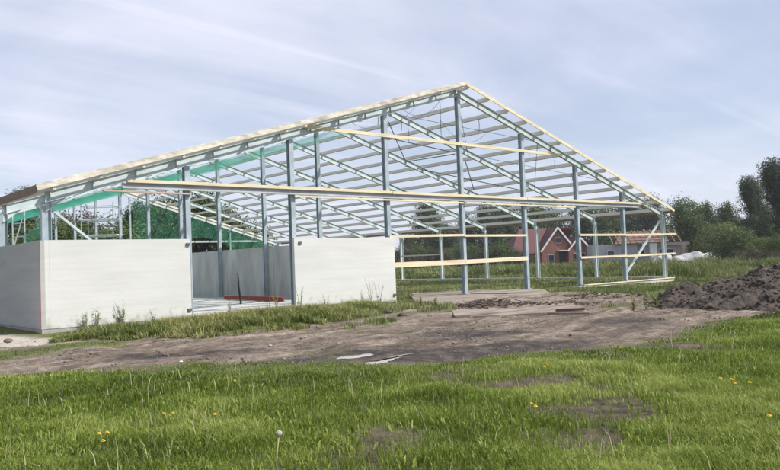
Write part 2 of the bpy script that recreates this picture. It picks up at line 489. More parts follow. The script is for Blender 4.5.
def build_ground():
    xs = axis(-16, 34, .17, 2500); ys = axis(-25, 2, .14, 2500)
    X, Y = np.meshgrid(xs, ys)
    dirt, wet, sd = masks(X, Y)
    H = height(X, Y) - .04 * dirt * np.clip(1 - np.maximum(sdist(X, Y, PUD[0]) + .8, sdist(X, Y, PUD[1]) + .8) * 1.5, 0, 1) + dirt * (fbm(X, Y, .55, 3) * .10 + fbm(X * 1.2, Y, 1.6, 2) * .10) * np.clip(1 - np.maximum(sdist(X, Y, PUD[0]) + .8, sdist(X, Y, PUD[1]) + .8) * 1.5, 0, 1)
    # wheel ruts running along the track
    td0 = sdist(X, Y, TRACK) + fbm(X, Y, 4) * .5
    rut = np.zeros(X.shape)
    for c_r in (.8, 2.5, 3.4, 5.0):
        rut = np.maximum(rut, np.exp(-((td0 - c_r) / .17) ** 2) * np.clip(.6 + fbm(X + c_r * 9, Y, 5) * 3, 0, 1))
    rut *= (Y < -1) * dirt
    flatp = np.clip(1 - np.maximum(sdist(X, Y, PUD[0]) + .8, sdist(X, Y, PUD[1]) + .8) * 1.5, 0, 1)
    H = H - .05 * rut * flatp + .03 * flatp * (np.exp(-((td0 - 1.1) / .12) ** 2) + np.exp(-((td0 - 2.2) / .12) ** 2)) * dirt * (Y < -1)
    wet = np.maximum(wet, rut * .55)
    bare = np.zeros(X.shape)
    for P_ in BARE:
        bare = np.maximum(bare, np.clip(sdist(X, Y, P_) / .5 + 1, 0, 1))
    nx, ny = len(xs), len(ys)
    V = np.stack([X, Y, H], -1).reshape(-1, 3)
    idx = np.arange(nx * ny).reshape(ny, nx)
    Q = np.stack([idx[:-1, :-1], idx[:-1, 1:], idx[1:, 1:], idx[1:, :-1]], -1).reshape(-1, 4)
    td = sdist(X, Y, TRACK).ravel()[Q].mean(1) > 0
    M = bpy.data.materials.new('earth_and_turf'); M.use_nodes = True
    nt = M.node_tree; b = nt.nodes['Principled BSDF']
    tc = nt.nodes.new('ShaderNodeTexCoord')

    def noise(scale, detail=8, sx=(1, 1, 1)):
        mp = nt.nodes.new('ShaderNodeMapping'); mp.inputs['Scale'].default_value = sx
        nt.links.new(tc.outputs['Object'], mp.inputs['Vector'])
        n = nt.nodes.new('ShaderNodeTexNoise'); n.inputs['Scale'].default_value = scale; n.inputs['Detail'].default_value = detail
        n.inputs['Roughness'].default_value = .68
        nt.links.new(mp.outputs['Vector'], n.inputs['Vector'])
        return n.outputs['Fac']

    def ramp(fac, stops):
        r = nt.nodes.new('ShaderNodeValToRGB')
        r.color_ramp.elements[0].position = stops[0][0]; r.color_ramp.elements[0].color = (*stops[0][1], 1)
        r.color_ramp.elements[1].position = stops[-1][0]; r.color_ramp.elements[1].color = (*stops[-1][1], 1)
        for p, c in stops[1:-1]:
            e = r.color_ramp.elements.new(p); e.color = (*c, 1)
        nt.links.new(fac, r.inputs['Fac'])
        return r.outputs['Color']

    def mix(f, a, c):
        mx = nt.nodes.new('ShaderNodeMix'); mx.data_type = 'RGBA'
        nt.links.new(f, mx.inputs['Factor']); nt.links.new(a, mx.inputs['A']); nt.links.new(c, mx.inputs['B'])
        return mx.outputs['Result']

    def attr(n):
        a = nt.nodes.new('ShaderNodeAttribute'); a.attribute_name = n
        return a.outputs['Fac']
    # streaks along the direction of travel (roughly the camera's left-right)
    turf = ramp(noise(.6), [(.35, (.070, .085, .025)), (.55, (.105, .125, .035)), (.7, (.15, .15, .06))])
    rot = nt.nodes.new('ShaderNodeMapping')
    rot.inputs['Rotation'].default_value = (0, 0, .62); rot.inputs['Scale'].default_value = (.22, 1.3, 1)
    nt.links.new(tc.outputs['Object'], rot.inputs['Vector'])
    ns = nt.nodes.new('ShaderNodeTexNoise'); ns.inputs['Scale'].default_value = 1.5; ns.inputs['Detail'].default_value = 12; ns.inputs['Roughness'].default_value = .7
    nt.links.new(rot.outputs['Vector'], ns.inputs['Vector'])
    dry = ramp(ns.outputs['Fac'], [(.36, (.085, .063, .048)), (.46, (.17, .133, .105)), (.54, (.24, .195, .158)), (.66, (.36, .305, .25))])
    fine = ramp(noise(4.5, 14), [(.34, (.50, .48, .46)), (.5, (.92, .9, .88)), (.66, (1.3, 1.27, 1.22))])
    mul = nt.nodes.new('ShaderNodeMix'); mul.data_type = 'RGBA'; mul.blend_type = 'MULTIPLY'; mul.inputs['Factor'].default_value = 1
    nt.links.new(dry, mul.inputs['A']); nt.links.new(fine, mul.inputs['B'])
    damp = ramp(noise(2.6, 12), [(.36, (.026, .020, .018)), (.5, (.052, .040, .033)), (.64, (.12, .096, .078))])
    sand = ramp(noise(5), [(.3, (.38, .34, .28)), (.7, (.52, .48, .41))])
    c = mix(attr('wet'), mul.outputs['Result'], damp)
    baresoil = ramp(noise(3.0, 12), [(.36, (.040, .028, .020)), (.5, (.080, .058, .042)), (.64, (.15, .115, .085))])
    c = mix(attr('bare'), c, baresoil)
    c = mix(attr('sand'), c, sand)
    moss = ramp(noise(.9, 10), [(.56, (0, 0, 0)), (.66, (.75, .75, .75))])
    mossc = ramp(noise(6), [(.3, (.075, .085, .028)), (.7, (.15, .145, .06))])
    c = mix(moss, c, mossc)
    c = mix(attr('dirt'), turf, c)
    nt.links.new(c, b.inputs['Base Color'])
    mr = nt.nodes.new('ShaderNodeMapRange'); mr.inputs[3].default_value = .95; mr.inputs[4].default_value = .72
    nt.links.new(attr('wet'), mr.inputs[0]); nt.links.new(mr.outputs[0], b.inputs['Roughness'])
    b.inputs['Specular IOR Level'].default_value = .3
    bp = nt.nodes.new('ShaderNodeBump'); bp.inputs['Strength'].default_value = 1.0; bp.inputs['Distance'].default_value = .10
    nt.links.new(noise(5, 12), bp.inputs['Height']); nt.links.new(bp.outputs['Normal'], b.inputs['Normal'])
    for name, sel in (('ground', ~td), ('dirt_track', td)):
        q = Q[sel]
        used, inv = np.unique(q, return_inverse=True)
        me = raw_mesh(name, V[used], 4, [inv.reshape(-1, 4)], M, smooth=True)
        for an, arr in (('dirt', dirt), ('wet', wet * dirt), ('sand', sd), ('bare', bare)):
            a = me.attributes.new(an, 'FLOAT', 'POINT')
            a.data.foreach_set('value', arr.ravel()[used].astype(np.float32))
        o = bpy.data.objects.new(name, me); col.objects.link(o); o['kind'] = 'structure'
    return


build_ground()

for i, P in enumerate(PUD):
    z = -.050
    P = P.mean(0) + (P - P.mean(0)) * np.array([1.06, 1.06]) + 0
    P = P + (P - P.mean(0)) * .04
    pts = []
    n = len(P)
    for a in range(n):
        for t in np.linspace(0, 1, 6)[:-1]:
            q = P[a] * (1 - t) + P[(a + 1) % n] * t
            r = rng.normal(0, .04, 2)
            pts.append((q[0] + r[0], q[1] + r[1], z))
    mbp = MB(); mbp.v = pts; mbp.f = [tuple(range(len(pts)))]
    o = mbp.build('puddle', MT['puddle'])
    o['kind'] = 'structure'


# loose clods and pebbles of the track
def clods(name, n, XY, rad, m_, label):
    bm = bmesh.new(); bmesh.ops.create_icosphere(bm, subdivisions=1, radius=1)
    iv = np.array([v.co[:] for v in bm.verts]); it = np.array([[v.index for v in f.verts] for f in bm.faces]); bm.free()
    n = len(XY)
    c = np.stack([XY[:, 0], XY[:, 1], height(XY[:, 0], XY[:, 1]) - .03], -1)
    cv = iv[None] * rad[:, None, None] * rng.uniform(.4, 1.5, (n, len(iv), 3)) * np.array([1, 1, .6]) + c[:, None, :]
    ct = it[None] + (np.arange(n) * len(iv))[:, None, None]
    me = raw_mesh(name, cv.reshape(-1, 3), 0, [ct.reshape(-1, 3)], m_)
    o = bpy.data.objects.new(name, me); col.objects.link(o); o['kind'] = 'stuff'; o['label'] = label; o['category'] = 'clods'


MT['clod'] = mat('dry_clods', (0.10, 0.078, 0.062), 0.2, 1.5, 0.95, base2=(0.26, 0.215, 0.18))
MT['gravel'] = mat('gravel', (0.07, 0.055, 0.045), 0.2, 3, 0.95, base2=(0.40, 0.35, 0.30))
_lo = TRACK.min(0); _hi = TRACK.max(0)
_xy = rng.random((60000, 2)) * (np.minimum(_hi, 34) - np.maximum(_lo, -22)) + np.maximum(_lo, -22)
_k = (sdist(_xy[:, 0], _xy[:, 1], TRACK) > -.4) & (rng.random(len(_xy)) < .10 + 1.6 * fbm(_xy[:, 0], _xy[:, 1], 1.3)) & (np.maximum(sdist(_xy[:, 0], _xy[:, 1], PUD[0]), sdist(_xy[:, 0], _xy[:, 1], PUD[1])) < -.1)
_xy = _xy[_k][:7000]
clods('track_clods', 0, _xy, .007 + .042 * rng.random(len(_xy)) ** 6, MT['clod'], 'small clods and pebbles strewn over the dirt track')
_xy2 = rng.random((90000, 2)) * (np.minimum(_hi, 34) - np.maximum(_lo, -22)) + np.maximum(_lo, -22)
_k = (sdist(_xy2[:, 0], _xy2[:, 1], TRACK) > -.3) & (rng.random(len(_xy2)) < .5 + 1.6 * fbm(_xy2[:, 0], _xy2[:, 1], 2)) & (np.maximum(sdist(_xy2[:, 0], _xy2[:, 1], PUD[0]), sdist(_xy2[:, 0], _xy2[:, 1], PUD[1])) < -.1)
_xy2 = _xy2[_k][:26000]
clods('track_gravel', 0, _xy2, .006 + .012 * rng.random(len(_xy2)) ** 2, MT['gravel'], 'fine gravel strewn over the dirt track')
_xy = np.concatenate([np.array([P.mean(0)]) + rng.normal(0, 1, (220, 2)) * np.maximum(P.std(0), .25) for P in BARE])
clods('bare_soil_clods', 0, _xy, .006 + .030 * rng.random(len(_xy)) ** 3, MT['soil'], 'crumbled soil in the bare patches of the meadow')


# ------------------------------------------------------------------ grass
def blades(name, XY, Z, hgt, wid, lean, tint, material, label=None, cat=None):
    n = len(XY)
    ang = rng.random(n) * 2 * np.pi
    d = np.stack([np.cos(ang), np.sin(ang)], -1)
    la = rng.random(n) * 2 * np.pi
    L = np.stack([np.cos(la), np.sin(la)], -1) * (lean * hgt)[:, None]
    V = np.zeros((n, 5, 3))
    for j, s in ((0, -1), (1, 1)):
        V[:, j, :2] = XY + d * (s * wid / 2)[:, None]; V[:, j, 2] = Z - .02
    for j, s in ((2, 1), (3, -1)):
        V[:, j, :2] = XY + d * (s * wid * .38)[:, None] + L * .35; V[:, j, 2] = Z + hgt * .6
    V[:, 4, :2] = XY + L; V[:, 4, 2] = Z + hgt * (1 - .25 * lean)
    b = np.arange(n)[:, None] * 5
    Q = b + np.array([[0, 1, 2, 3]]); T = b + np.array([[3, 2, 4]])
    me = raw_mesh(name, V.reshape(-1, 3), 0, [Q, T], material, tint=np.repeat(tint, 5))
    o = bpy.data.objects.new(name, me); col.objects.link(o)
    o['kind'] = 'stuff'
    if label: o['label'] = label
    if cat: o['category'] = cat
    return o


def sector(n, r0, r1, px0, px1, p=0.0):
    """random ground points in a wedge of the view; p=0: even on the picture, 1: even on the ground"""
    u = rng.random(n)
    r = 1 / (1 / r0 + u * (1 / r1 - 1 / r0)) if p == 0 else np.sqrt(r0 ** 2 + u * (r1 ** 2 - r0 ** 2)) if p == 1 else r0 * (r1 / r0) ** u
    t = rng.uniform(px0, px1, n)
    dx = fw[:2] / np.linalg.norm(fw[:2]); rx = np.array([rt0[0], rt0[1]])
    return CAM[:2] + r[:, None] * (dx + rx * ((t - 390) / F_PX)[:, None])


def foreground_grass():
    n = 1050000
    XY = sector(n, 2.6, 27, -420, 1280, p=2)
    X, Y = XY[:, 0], XY[:, 1]
    dirt, wet, sd = masks(X, Y)
    inb = np.zeros(n, bool)
    for P_ in BARE: inb |= sdist(X, Y, P_) > -1
    keep = (rng.random(n) > dirt * np.where(inb, 1.09, 1.15)) & ((sdist(X, Y, TRACK) < .5) | (dirt < .6))
    keep &= ~((Y > -2.2) & (X > -1) & (X < 26))
    # thinner, tuftier
    tuft = fbm(X, Y, .5, 3); big = fbm(X + 5, Y + 9, 2.5)
    keep &= rng.random(n) < (.72 + 1.6 * tuft)
    XY = XY[keep]; X, Y = XY.T; tuft = tuft[keep]; big = big[keep]; dirt = dirt[keep]
    n = len(XY)
    r = np.hypot(X - CAM[0], Y - CAM[1])
    edge = np.clip((-sdist(X, Y, TRACK) + .3) / 2.2, .30, 1)
    h = (.055 + .05 * rng.random(n) + .20 * np.clip(tuft + .02, 0, 1) + .12 * np.clip(big, 0, 1)) * (1 - .6 * dirt) * edge
    w = .0026 + .00070 * r * (.6 + .8 * rng.random(n))
    big2 = fbm(X - 31, Y + 3, 1.1)
    tint = np.clip(.52 + big * 1.2 + big2 * 1.3 + tuft * .5 + rng.normal(0, .17, n), 0, 1)
    dry = rng.random(n) < .06
    tint[dry] = 1.0
    Z = height(X, Y)
    blades('meadow_grass', XY, Z, h, w, rng.uniform(.2, .9, n), tint, MT['grass'], 'bright green rough meadow grass in the foreground', 'grass')


foreground_grass()


def broadleaf_patches():
    n = 100000
    XY = sector(n, 3.0, 17, -420, 1280, p=2)
    X, Y = XY.T
    dirt, wet, sd = masks(X, Y)
    c = fbm(X + 60, Y - 20, 1.3, 3); d = fbm(X, Y + 30, .35, 2)
    keep = (c + d * .5 > .13) & (sdist(X, Y, TRACK) < .1) & (rng.random(n) > dirt)
    XY = XY[keep]; X, Y = XY.T; n = len(XY)
    r = np.hypot(X - CAM[0], Y - CAM[1])
    h = rng.uniform(.03, .09, n)
    blades('clover_patches', XY, height(X, Y) + .03, h, rng.uniform(.010, .024, n), rng.uniform(.7, 1.5, n),
           np.clip(.45 + rng.normal(0, .22, n), 0, 1), MT['grass'], 'low broad leaved plants between the meadow grass', 'weeds')
    # dead stalks
    n = 1300
    XY = sector(n, 3.8, 17, -140, 920, p=2)
    X, Y = XY.T
    keep = (sdist(X, Y, TRACK) < -.3) & (fbm(X - 8, Y, 1.5) > .0)
    XY = XY[keep]; X, Y = XY.T; n = len(XY)
    blades('dead_stalks', XY, height(X, Y), rng.uniform(.14, .34, n), rng.uniform(.006, .012, n), rng.uniform(.1, .7, n),
           rng.uniform(.3, 1, n), MT['straw'], 'pale dead stalks standing in the meadow', 'stalks')


broadleaf_patches()


PADP = poly_px([(408, 293), (470, 289.6), (545, 290), (572, 303), (590, 312), (548, 312), (455, 316.5), (448, 304.5), (416, 301.5)])


def field_grass():
    n = 380000
    XY = sector(n, 17, 170, 340, 1080, p=2)
    X, Y = XY.T
    dirt, wet, sd = masks(X, Y)
    out = (sdist(X, Y, TRACK) < -.2) | ((dirt < .7) & (Y > -12))
    below = ((X - CAM[0]) * fw[0] + (Y - CAM[1]) * fw[1]) < 19
    out &= ~(below & (sdist(X, Y, TRACK) < 0))
    inside = (X > -.5) & (X < 40.6) & (Y > -.6) & (Y < 9 * D)
    slab = (X > -.5) & (X < 15.5) & inside
    padz = sdist(X, Y, PADP) > .15
    plin = (X > 28) & (X < 41) & (Y < .4) & (Y > -1.0)
    keep = out & ~slab & ~padz & ~plin & (rng.random(n) > dirt)
    keep &= ~((np.abs(X - 40) < .5) & (Y > -1) & (Y < 48))
    XY = XY[keep]; X, Y = XY.T; inside = inside[keep]; n = len(XY)
    r = np.hypot(X - CAM[0], Y - CAM[1])
    big = fbm(X, Y, 7); t2 = fbm(X + 3, Y, 1.5)
    h = (.18 + .5 * np.clip(.35 + big * 2 + t2, 0, 1.2)) * np.where(inside, .4, 1) * rng.uniform(.7, 1.2, n)
    h *= np.where((Y < 1) & (X < 45), .4, 1)
    cl2 = np.clip(fbm(X + 17, Y - 5, 4.5, 3) * 3.2 + .35, 0, 1)
    h *= np.where((X > 41) & (Y > -3), .7 + 1.5 * cl2, 1)
    w = .0011 * r * rng.uniform(.7, 1.3, n)
    tint = np.clip(.58 - .35 * cl2 * (X > 41) + big * 1.8 + t2 * 1.1 + rng.normal(0, .15, n), 0, 1)
    blades('field_grass', XY, height(X, Y), h, w, rng.uniform(.1, .6, n), tint, MT['field'], 'tall rank grass of the field beyond the barn frame', 'grass')


field_grass()

WEEDS = poly_px([(52, 338), (60, 331), (130, 327), (190, 320), (240, 314), (300, 312), (380, 303), (392, 304), (396, 309), (380, 317), (300, 329), (205, 338), (120, 340)])


def weed_strip():
    n = 420000
    lo = WEEDS.min(0) - 1; hi = WEEDS.max(0) + 1
    XY = rng.random((n, 2)) * (hi - lo) + lo
    X, Y = XY.T
    d = sdist(X, Y, WEEDS) + fbm(X, Y, 1.0) * .8
    cl = fbm(X, Y, .45, 3)
    keep = (d > 0) & (rng.random(n) < .30 + 2.6 * cl + 1.2 * fbm(X, Y, 3)) & (Y < -.34)
    XY = XY[keep]; X, Y = XY.T; d = d[keep]; cl = cl[keep]
    if len(XY) > 110000:
        s = rng.choice(len(XY), 110000, replace=False); XY = XY[s]; X, Y = XY.T; d = d[s]; cl = cl[s]
    n = len(XY)
    b = fbm(X, Y + 77, 1.6)
    h = (.08 + .26 * np.clip(d, 0, 1) * (.5 + 1.5 * np.clip(b + .3, 0, 1))) * rng.uniform(.5, 1.25, n)
    h = np.minimum(h, .48)
    w = rng.uniform(.010, .035, n)
    tint = np.clip(.45 + b * 1.8 + cl * 1.2 + rng.normal(0, .24, n), 0, 1)
    blades('weed_strip', XY, height(X, Y), h, w, rng.uniform(.2, 1.0, n), tint, MT['weed'], 'rank weeds and grass along the front wall', 'weeds')


weed_strip()


# ------------------------------------------------------------------ plants in front of the wall (countable tall weeds)
KX_WALL = 15.5


def tall_weed(x, y, h, kind, label):
    z = float(height(x, y))
    root = empty('tall_weed', (x, y, z), label, 'weed', 'tall weeds along the front wall' if x < KX_WALL else 'weeds around the pad and the mound')
    lr = np.random.default_rng(int(abs(x * 977) + kind))
    st = MB(); lv = []; 
    for s in range(3):
        a = lr.random() * 6.28; ln = lr.uniform(.05, .28) * h
        top = (x + math.cos(a) * ln, y + math.sin(a) * ln, z + h * lr.uniform(.7, 1))
        st.tube([(x, y, z - .02), ((x + top[0]) / 2 + .02, (y + top[1]) / 2, z + h * .5), top], [.012, .008, .004], 4)
        for i in range(26):
            t = lr.random() ** .8
            p = np.array([x + (top[0] - x) * t, y + (top[1] - y) * t, z + (top[2] - z) * t])
            lv.append((p, (1.15 - t) * .13 + .03))
    st.build('stem', MT['green_stem'], root)
    V = []; F = []; T = []
    for p, l in lv:
        a = lr.random() * 6.28; dx, dy = math.cos(a), math.sin(a); rise = lr.uniform(-.2, .7)
        w = l * (.45 if kind else .22)
        q = p - np.array(root.location)
        i = len(V)
        V += [q, q + [dx * l * .5 - dy * w / 2, dy * l * .5 + dx * w / 2, rise * l * .6], q + [dx * l, dy * l, rise * l],
              q + [dx * l * .5 + dy * w / 2, dy * l * .5 - dx * w / 2, rise * l * .6]]
        F.append((i, i + 1, i + 2, i + 3)); T += [lr.uniform(.2, 1)] * 4
    me = raw_mesh('leaves', np.array(V), 0, [np.array(F)], MT['weed'], tint=T)
    o = bpy.data.objects.new('leaves', me); col.objects.link(o); o.parent = root
    return root


WL = [(86, 321, .75, 0, 'thin upright weed before the left end of the left white panel'),
      (98, 321, 1.0, 0, 'slender tall weed left of the middle of the left white panel'),
      (122, 319, .95, 1, 'bushy weed against the middle of the left white panel'),
      (153, 321, .55, 1, 'low leafy weed before the right part of the left white panel'),
      (228, 316, .95, 1, 'leafy weed standing before the open bay'),
      (277, 309, 1.35, 1, 'tall broad weed before the end of the red beam'),
      (268, 314, .8, 0, 'fine weed just left of the right white panel'),
      (300, 311, 1.3, 1, 'tall bushy weed at the left edge of the right white panel'),
      (326, 308, .8, 0, 'thin weed before the right white panel, left of centre'),
      (362, 306, .8, 0, 'thin weed before the right white panel, right of centre'),
      (372, 305, 1.3, 0, 'tall slender weed near the right end of the right white panel'),
      (379, 305, 1.15, 1, 'dark bushy weed close to the right edge of the right white panel'),
      (558, 292, .9, 1, 'green bush weed between the pad and the light plinth'),
      (583, 292, .95, 1, 'green weed in front of the left end of the light plinth'),
      (634, 311, .5, 1, 'low green weed left of the soil mound, outer one'), (646, 309, .65, 1, 'green weed at the left foot of the soil mound'),
      (656, 307, .55, 1, 'green weed growing into the left slope of the soil mound'), (420, 308, .5, 1, 'weed clump at the left corner of the concrete pad'),
      (436, 309, .45, 1, 'weed clump before the left edge of the concrete pad')]
for x, y, h, k, l in WL:
    p = on_z(x, y + 3, -.1)
    if p[1] > -.35 and p[0] < 26: p = on_y(x, y + 3, -.4)
    tall_weed(float(p[0]), float(p[1]), h, k, l)


def dandelion(px, py, label, n=1):
    p = on_z(px, py, .16)
    x, y = float(p[0]), float(p[1]); z = float(height(x, y))
    root = empty('dandelion', (x, y, z), label, 'dandelion', 'yellow dandelions in the meadow')
    MB().tube([(x, y, z), (x + .01, y, z + .1), (x + .005, y + .01, z + .17)], .003, 5).build('stem', MT['green_stem'], root)
    fl = MB(); c = Vector((x + .005, y + .01, z + .175)); R = .022
    for ring, (rr, zz, m_) in enumerate(((1, -.002, 16), (.75, .006, 13), (.45, .012, 9))):
        for i in range(m_):
            a = 2 * math.pi * i / m_ + ring
            dx, dy = math.cos(a), math.sin(a)
            b = len(fl.v); wd = .0045
            fl.v += [tuple(c + Vector((-dy * wd * .5, dx * wd * .5, 0))), tuple(c + Vector((dy * wd * .5, -dx * wd * .5, 0))),
                     tuple(c + Vector((dx * R * rr + dy * wd, dy * R * rr - dx * wd, zz))), tuple(c + Vector((dx * R * rr - dy * wd, dy * R * rr + dx * wd, zz)))]
            fl.f.append((b, b + 1, b + 2, b + 3))
    fl.build('flower', MT['yellow'], root, fix=False)
    return root


DL = [(37, 361, 'dandelion at the track edge on the far left'),
      (99, 435, 'dandelion low on the left, left one of the close trio'), (107, 434, 'dandelion low on the left, brightest of the close trio'),
      (103, 439, 'dandelion low on the left, lowest of the close trio'),
      (164, 412.5, 'left one of two paired dandelions left of the seed head'), (173, 412.5, 'right one of two paired dandelions left of the seed head'),
      (215, 415, 'single dandelion up and left of the tall seed head'), (235, 383, 'dandelion in the grass just below the puddled track, far left'),
      (532, 406, 'large bright yellow dandelion left of the bare soil patch'), (536, 408, 'dandelion touching the large bright one by the bare soil'),
      (545, 369, 'small dandelion near the track between soil patches'),
      (721, 376, 'leftmost dandelion of the loose cluster on the right'), (732, 376, 'second dandelion of the loose cluster on the right'),
      (735, 379, 'lowest dandelion of the loose cluster on the right'), (750, 379, 'rightmost dandelion of the loose cluster on the right'),
      (770, 416, 'lone dandelion near the lower right corner')]
for x, y, l in DL: dandelion(x, y, l)

# tall seed head
p = on_z(276, 474, .05); x, y = float(p[0]), float(p[1]); z = float(height(x, y))
d_ = (on_z(276, 474, .05) - CAM) @ fw
top = at_depth(279, 434, d_)
root = empty('seed_head_plant', (x, y, z), 'tall pale dandelion stalk with a fluffy seed head, front centre left', 'dandelion clock')
mb = MB().tube([(x, y, z - .02), (x + (top[0] - x) * .35 - .006, y + (top[1] - y) * .35, z + (top[2] - z) * .5), tuple(top)], [.0065, .006, .005], 6)
mb.build('stem', MT['stem'], root, smooth=True)
hm = MB()
for i in range(170):
    v = Vector(rng.normal(0, 1, 3)).normalized()
    if v.z < -.55: continue
    r = .026 * rng.uniform(.75, 1.0); c = Vector(top) + Vector((0, 0, .006))
    hm.bar(tuple(c), tuple(c + v * r), .0016, .0016, up=(.3, .5, .8)); e = c + v * r
    a = v.orthogonal().normalized() * .0045; b2 = v.cross(a)
    hm.bar(tuple(e - a), tuple(e + a), .003, .0016, up=tuple(v)); hm.bar(tuple(e - b2), tuple(e + b2), .003, .0016, up=tuple(v))
hm.build('seed_head', MT['seed'], root, fix=False)

# ------------------------------------------------------------------ BARN
barn = empty('barn_frame', (0, 0, 0), 'unfinished steel frame barn with open timber purlins and white wall panels', 'barn')
KP = [0, 1, 1.9395, 2.9914, 4, 5, 6, 7, 8]            # gable post grid
KX = [k * S for k in KP]
ZB = -.25


def B(mb, name, m_):
    return mb.build(name, m_, barn)


RH = .34  # rafter depth
sl = (RD - EV) / (4 * S)
# rafters, ten frames, both slopes
for n in range(10):
    Y = n * D
    for side in (0, 1):
        xa, xb = (0, 4 * S) if side == 0 else (8 * S, 4 * S)
        off = RH / 2 * math.sqrt(1 + sl * sl)
        mb = MB()
        mb.ibeam((xa, Y, EV + off), (xb, Y, RD + off), .15, RH, up=(0, 0, 1))
        for i in range(1, 13):
            t = i / 13
            xx = xa + (xb - xa) * t; zz = EV + (RD - EV) * t + off
            for s in (-1, 1):
                mb.bar((xx, Y + s * .037, zz - RH / 2 + .03), (xx, Y + s * .037, zz + RH / 2 - .03), .010, .06, up=(0, 1, 0))
        for t in (.006, .992):     # bolted end plates
            xx = xa + (xb - xa) * t; zz = EV + (RD - EV) * t + off
            mb.bar((xx, Y, zz - RH / 2 - .05), (xx, Y, zz + RH / 2 + .004), .026, .21, up=(0, 1, 0))
        # haunch at the eave
        hx = xa + (.65 if side == 0 else -.65)
        mb.prism([(xa, Y - .011, EV - .30), (xa, Y - .011, EV - .006), (hx, Y - .011, EV - .006 + sl * .65)], (0, .022, 0))
        mb.bar((xa, Y, EV - .31), (hx, Y, EV - .012 + sl * .65), .12, .014)
        B(mb, 'rafter', MT['rafter'])


def post(X, Y, zt, wx=.2, wy=.24, flange='y', m_='steel', zb=ZB, plate=True):
    mb = MB()
    if flange == 'y':
        mb.ibeam((X, Y, zb), (X, Y, zt), wx, wy, up=(0, 1, 0))
    else:
        mb.ibeam((X, Y, zb), (X, Y, zt), wy, wx, up=(1, 0, 0))
    if plate:
        mb.box(X - wx * .8, X + wx * .8, Y - wy * .8, Y + wy * .8, .0, .03)
    return B(mb, 'post', MT[m_])


for i, X in enumerate(KX):                               # front gable posts
    if i in (0, 8): continue
    post(X, -.002, roof(X / S) + (.0))
for n in range(10):                                      # eave columns, both long sides
    post(0, n * D, EV, .30, .18, 'x')
    post(8 * S, n * D, EV, .30, .18, 'x', 'rafter')
for n in range(1, 10):                                   # inner posts in line with the inner wall
    post(KX[3], n * D, roof(KX[3] / S), .2, .2)
for kx in (on_y(130.5, 240, 9 * D)[0], on_y(230, 240, 9 * D)[0], 8.0 * S * .15):
    post(float(kx), 9 * D, roof(kx / S), .16, .18)

# purlins, with ends past the front frame
OVH = .62
for side in (0, 1):
    for i in range(14):
        t = i / 13 * .985 + .004
        X = (t * 4 * S) if side == 0 else 8 * S - t * 4 * S
        z = EV + (RD - EV) * t + RH * 1.04 + .10
        mb = MB()
        ang = math.atan(sl) * (1 if side == 0 else -1)
        y = -OVH
        y1 = 9 * D + .3
        mb.bar((X, y, z), (X, y1, z), .09, .22, up=(-math.sin(ang), 0, math.cos(ang)))
        B(mb, 'purlin', MT['purlin'])
# barge boards on the front and on the rear gable
for (Yb, ov) in ((-OVH - .03, 0), (9 * D + .34, 1)):
    for side in (0, 1):
        xa = -.45 if side == 0 else 8 * S + .45
        za = EV - sl * .45
        mb = MB()
        mb.bar((xa, Yb, za + .53), (4 * S, Yb, RD + .53), .045, .17)
        B(mb, 'barge_board', MT['barge'] if side == 0 else MT['timber'])
        if not ov:
            mb = MB()
            mb.bar((xa, Yb + .10, za + .642), (4 * S, Yb + .10, RD + .642), .14, .025)
            B(mb, 'verge_board', MT['barge'] if side == 0 else MT['timber'])
for X in (-.45, 8 * S + .45):
    mb = MB().bar((X, -OVH, EV - sl * .45 + .50), (X, 9 * D + .3, EV - sl * .45 + .50), .05, .26)
    B(mb, 'eave_board', MT['brown_board'])

# gable beams and timbers
FY = -.17
xs_ = float(on_y(122, 186, FY)[0]); xe = 7.32 * S
mb = MB()
mb.box(xs_, xe, FY - .03, FY + .03, 4.70, 4.90)
mb.box(xs_, xe, FY - .09, FY - .03, 4.875, 4.90); mb.box(xs_, xe, FY - .09, FY - .03, 4.70, 4.725)
B(mb, 'gable_beam', MT['beam'])
xu = float(on_y(127, 180, FY - .06)[0])
cut = [xu, 3.02 * S, 5.0 * S, 7.62 * S]
for a, b in zip(cut[:-1], cut[1:]):
    dz = random.uniform(-.02, .02)
    B(MB().bar((a, FY - .06, 4.98 + dz), (b - .03, FY - .06, 4.975 + dz * .3), .14, .12), 'timber_rail', MT['timber'])
x0 = float(on_y(103, 187, FY)[0])
B(MB().bar((x0, FY - .02, 4.60), (KX[1] + .1, FY - .02, 4.58), .12, .06), 'timber_rail', MT['pink_board'])
B(MB().bar((KX[2], FY - .04, 4.64), (KX[4] - .1, FY - .04, 4.61), .12, .07), 'timber_rail', MT['timber'])
B(MB().bar((KX[4] + .1, FY - .04, 4.62), (5.9 * S, FY - .04, 4.59), .12, .08), 'timber_rail', MT['timber'])
a = on_y(305, 128, FY); b = on_y(562, 156, FY)
B(MB().bar((float(a[0]), FY, 7.62), (float(b[0]), FY, 7.62), .07, .15), 'timber_rail', MT['timber'])
for (ka, kb, z, h) in ((3, 4, 2.96, .11), (4, 5, 2.95, .11), (3, 4, 1.62, .24), (4, 5, 1.66, .20), (6, 7, 2.95, .12), (7, 8.3, 2.95, .12),
                       (6, 7, 1.60, .12), (7, 8.25, 1.60, .12)):
    xa = KX[3] if ka == 3 else ka * S
    dz = random.uniform(-.03, .03)
    B(MB().bar((xa - .05, FY, z + dz), (kb * S - .07, FY, z - dz), .06, h), 'girt', MT['timber'])
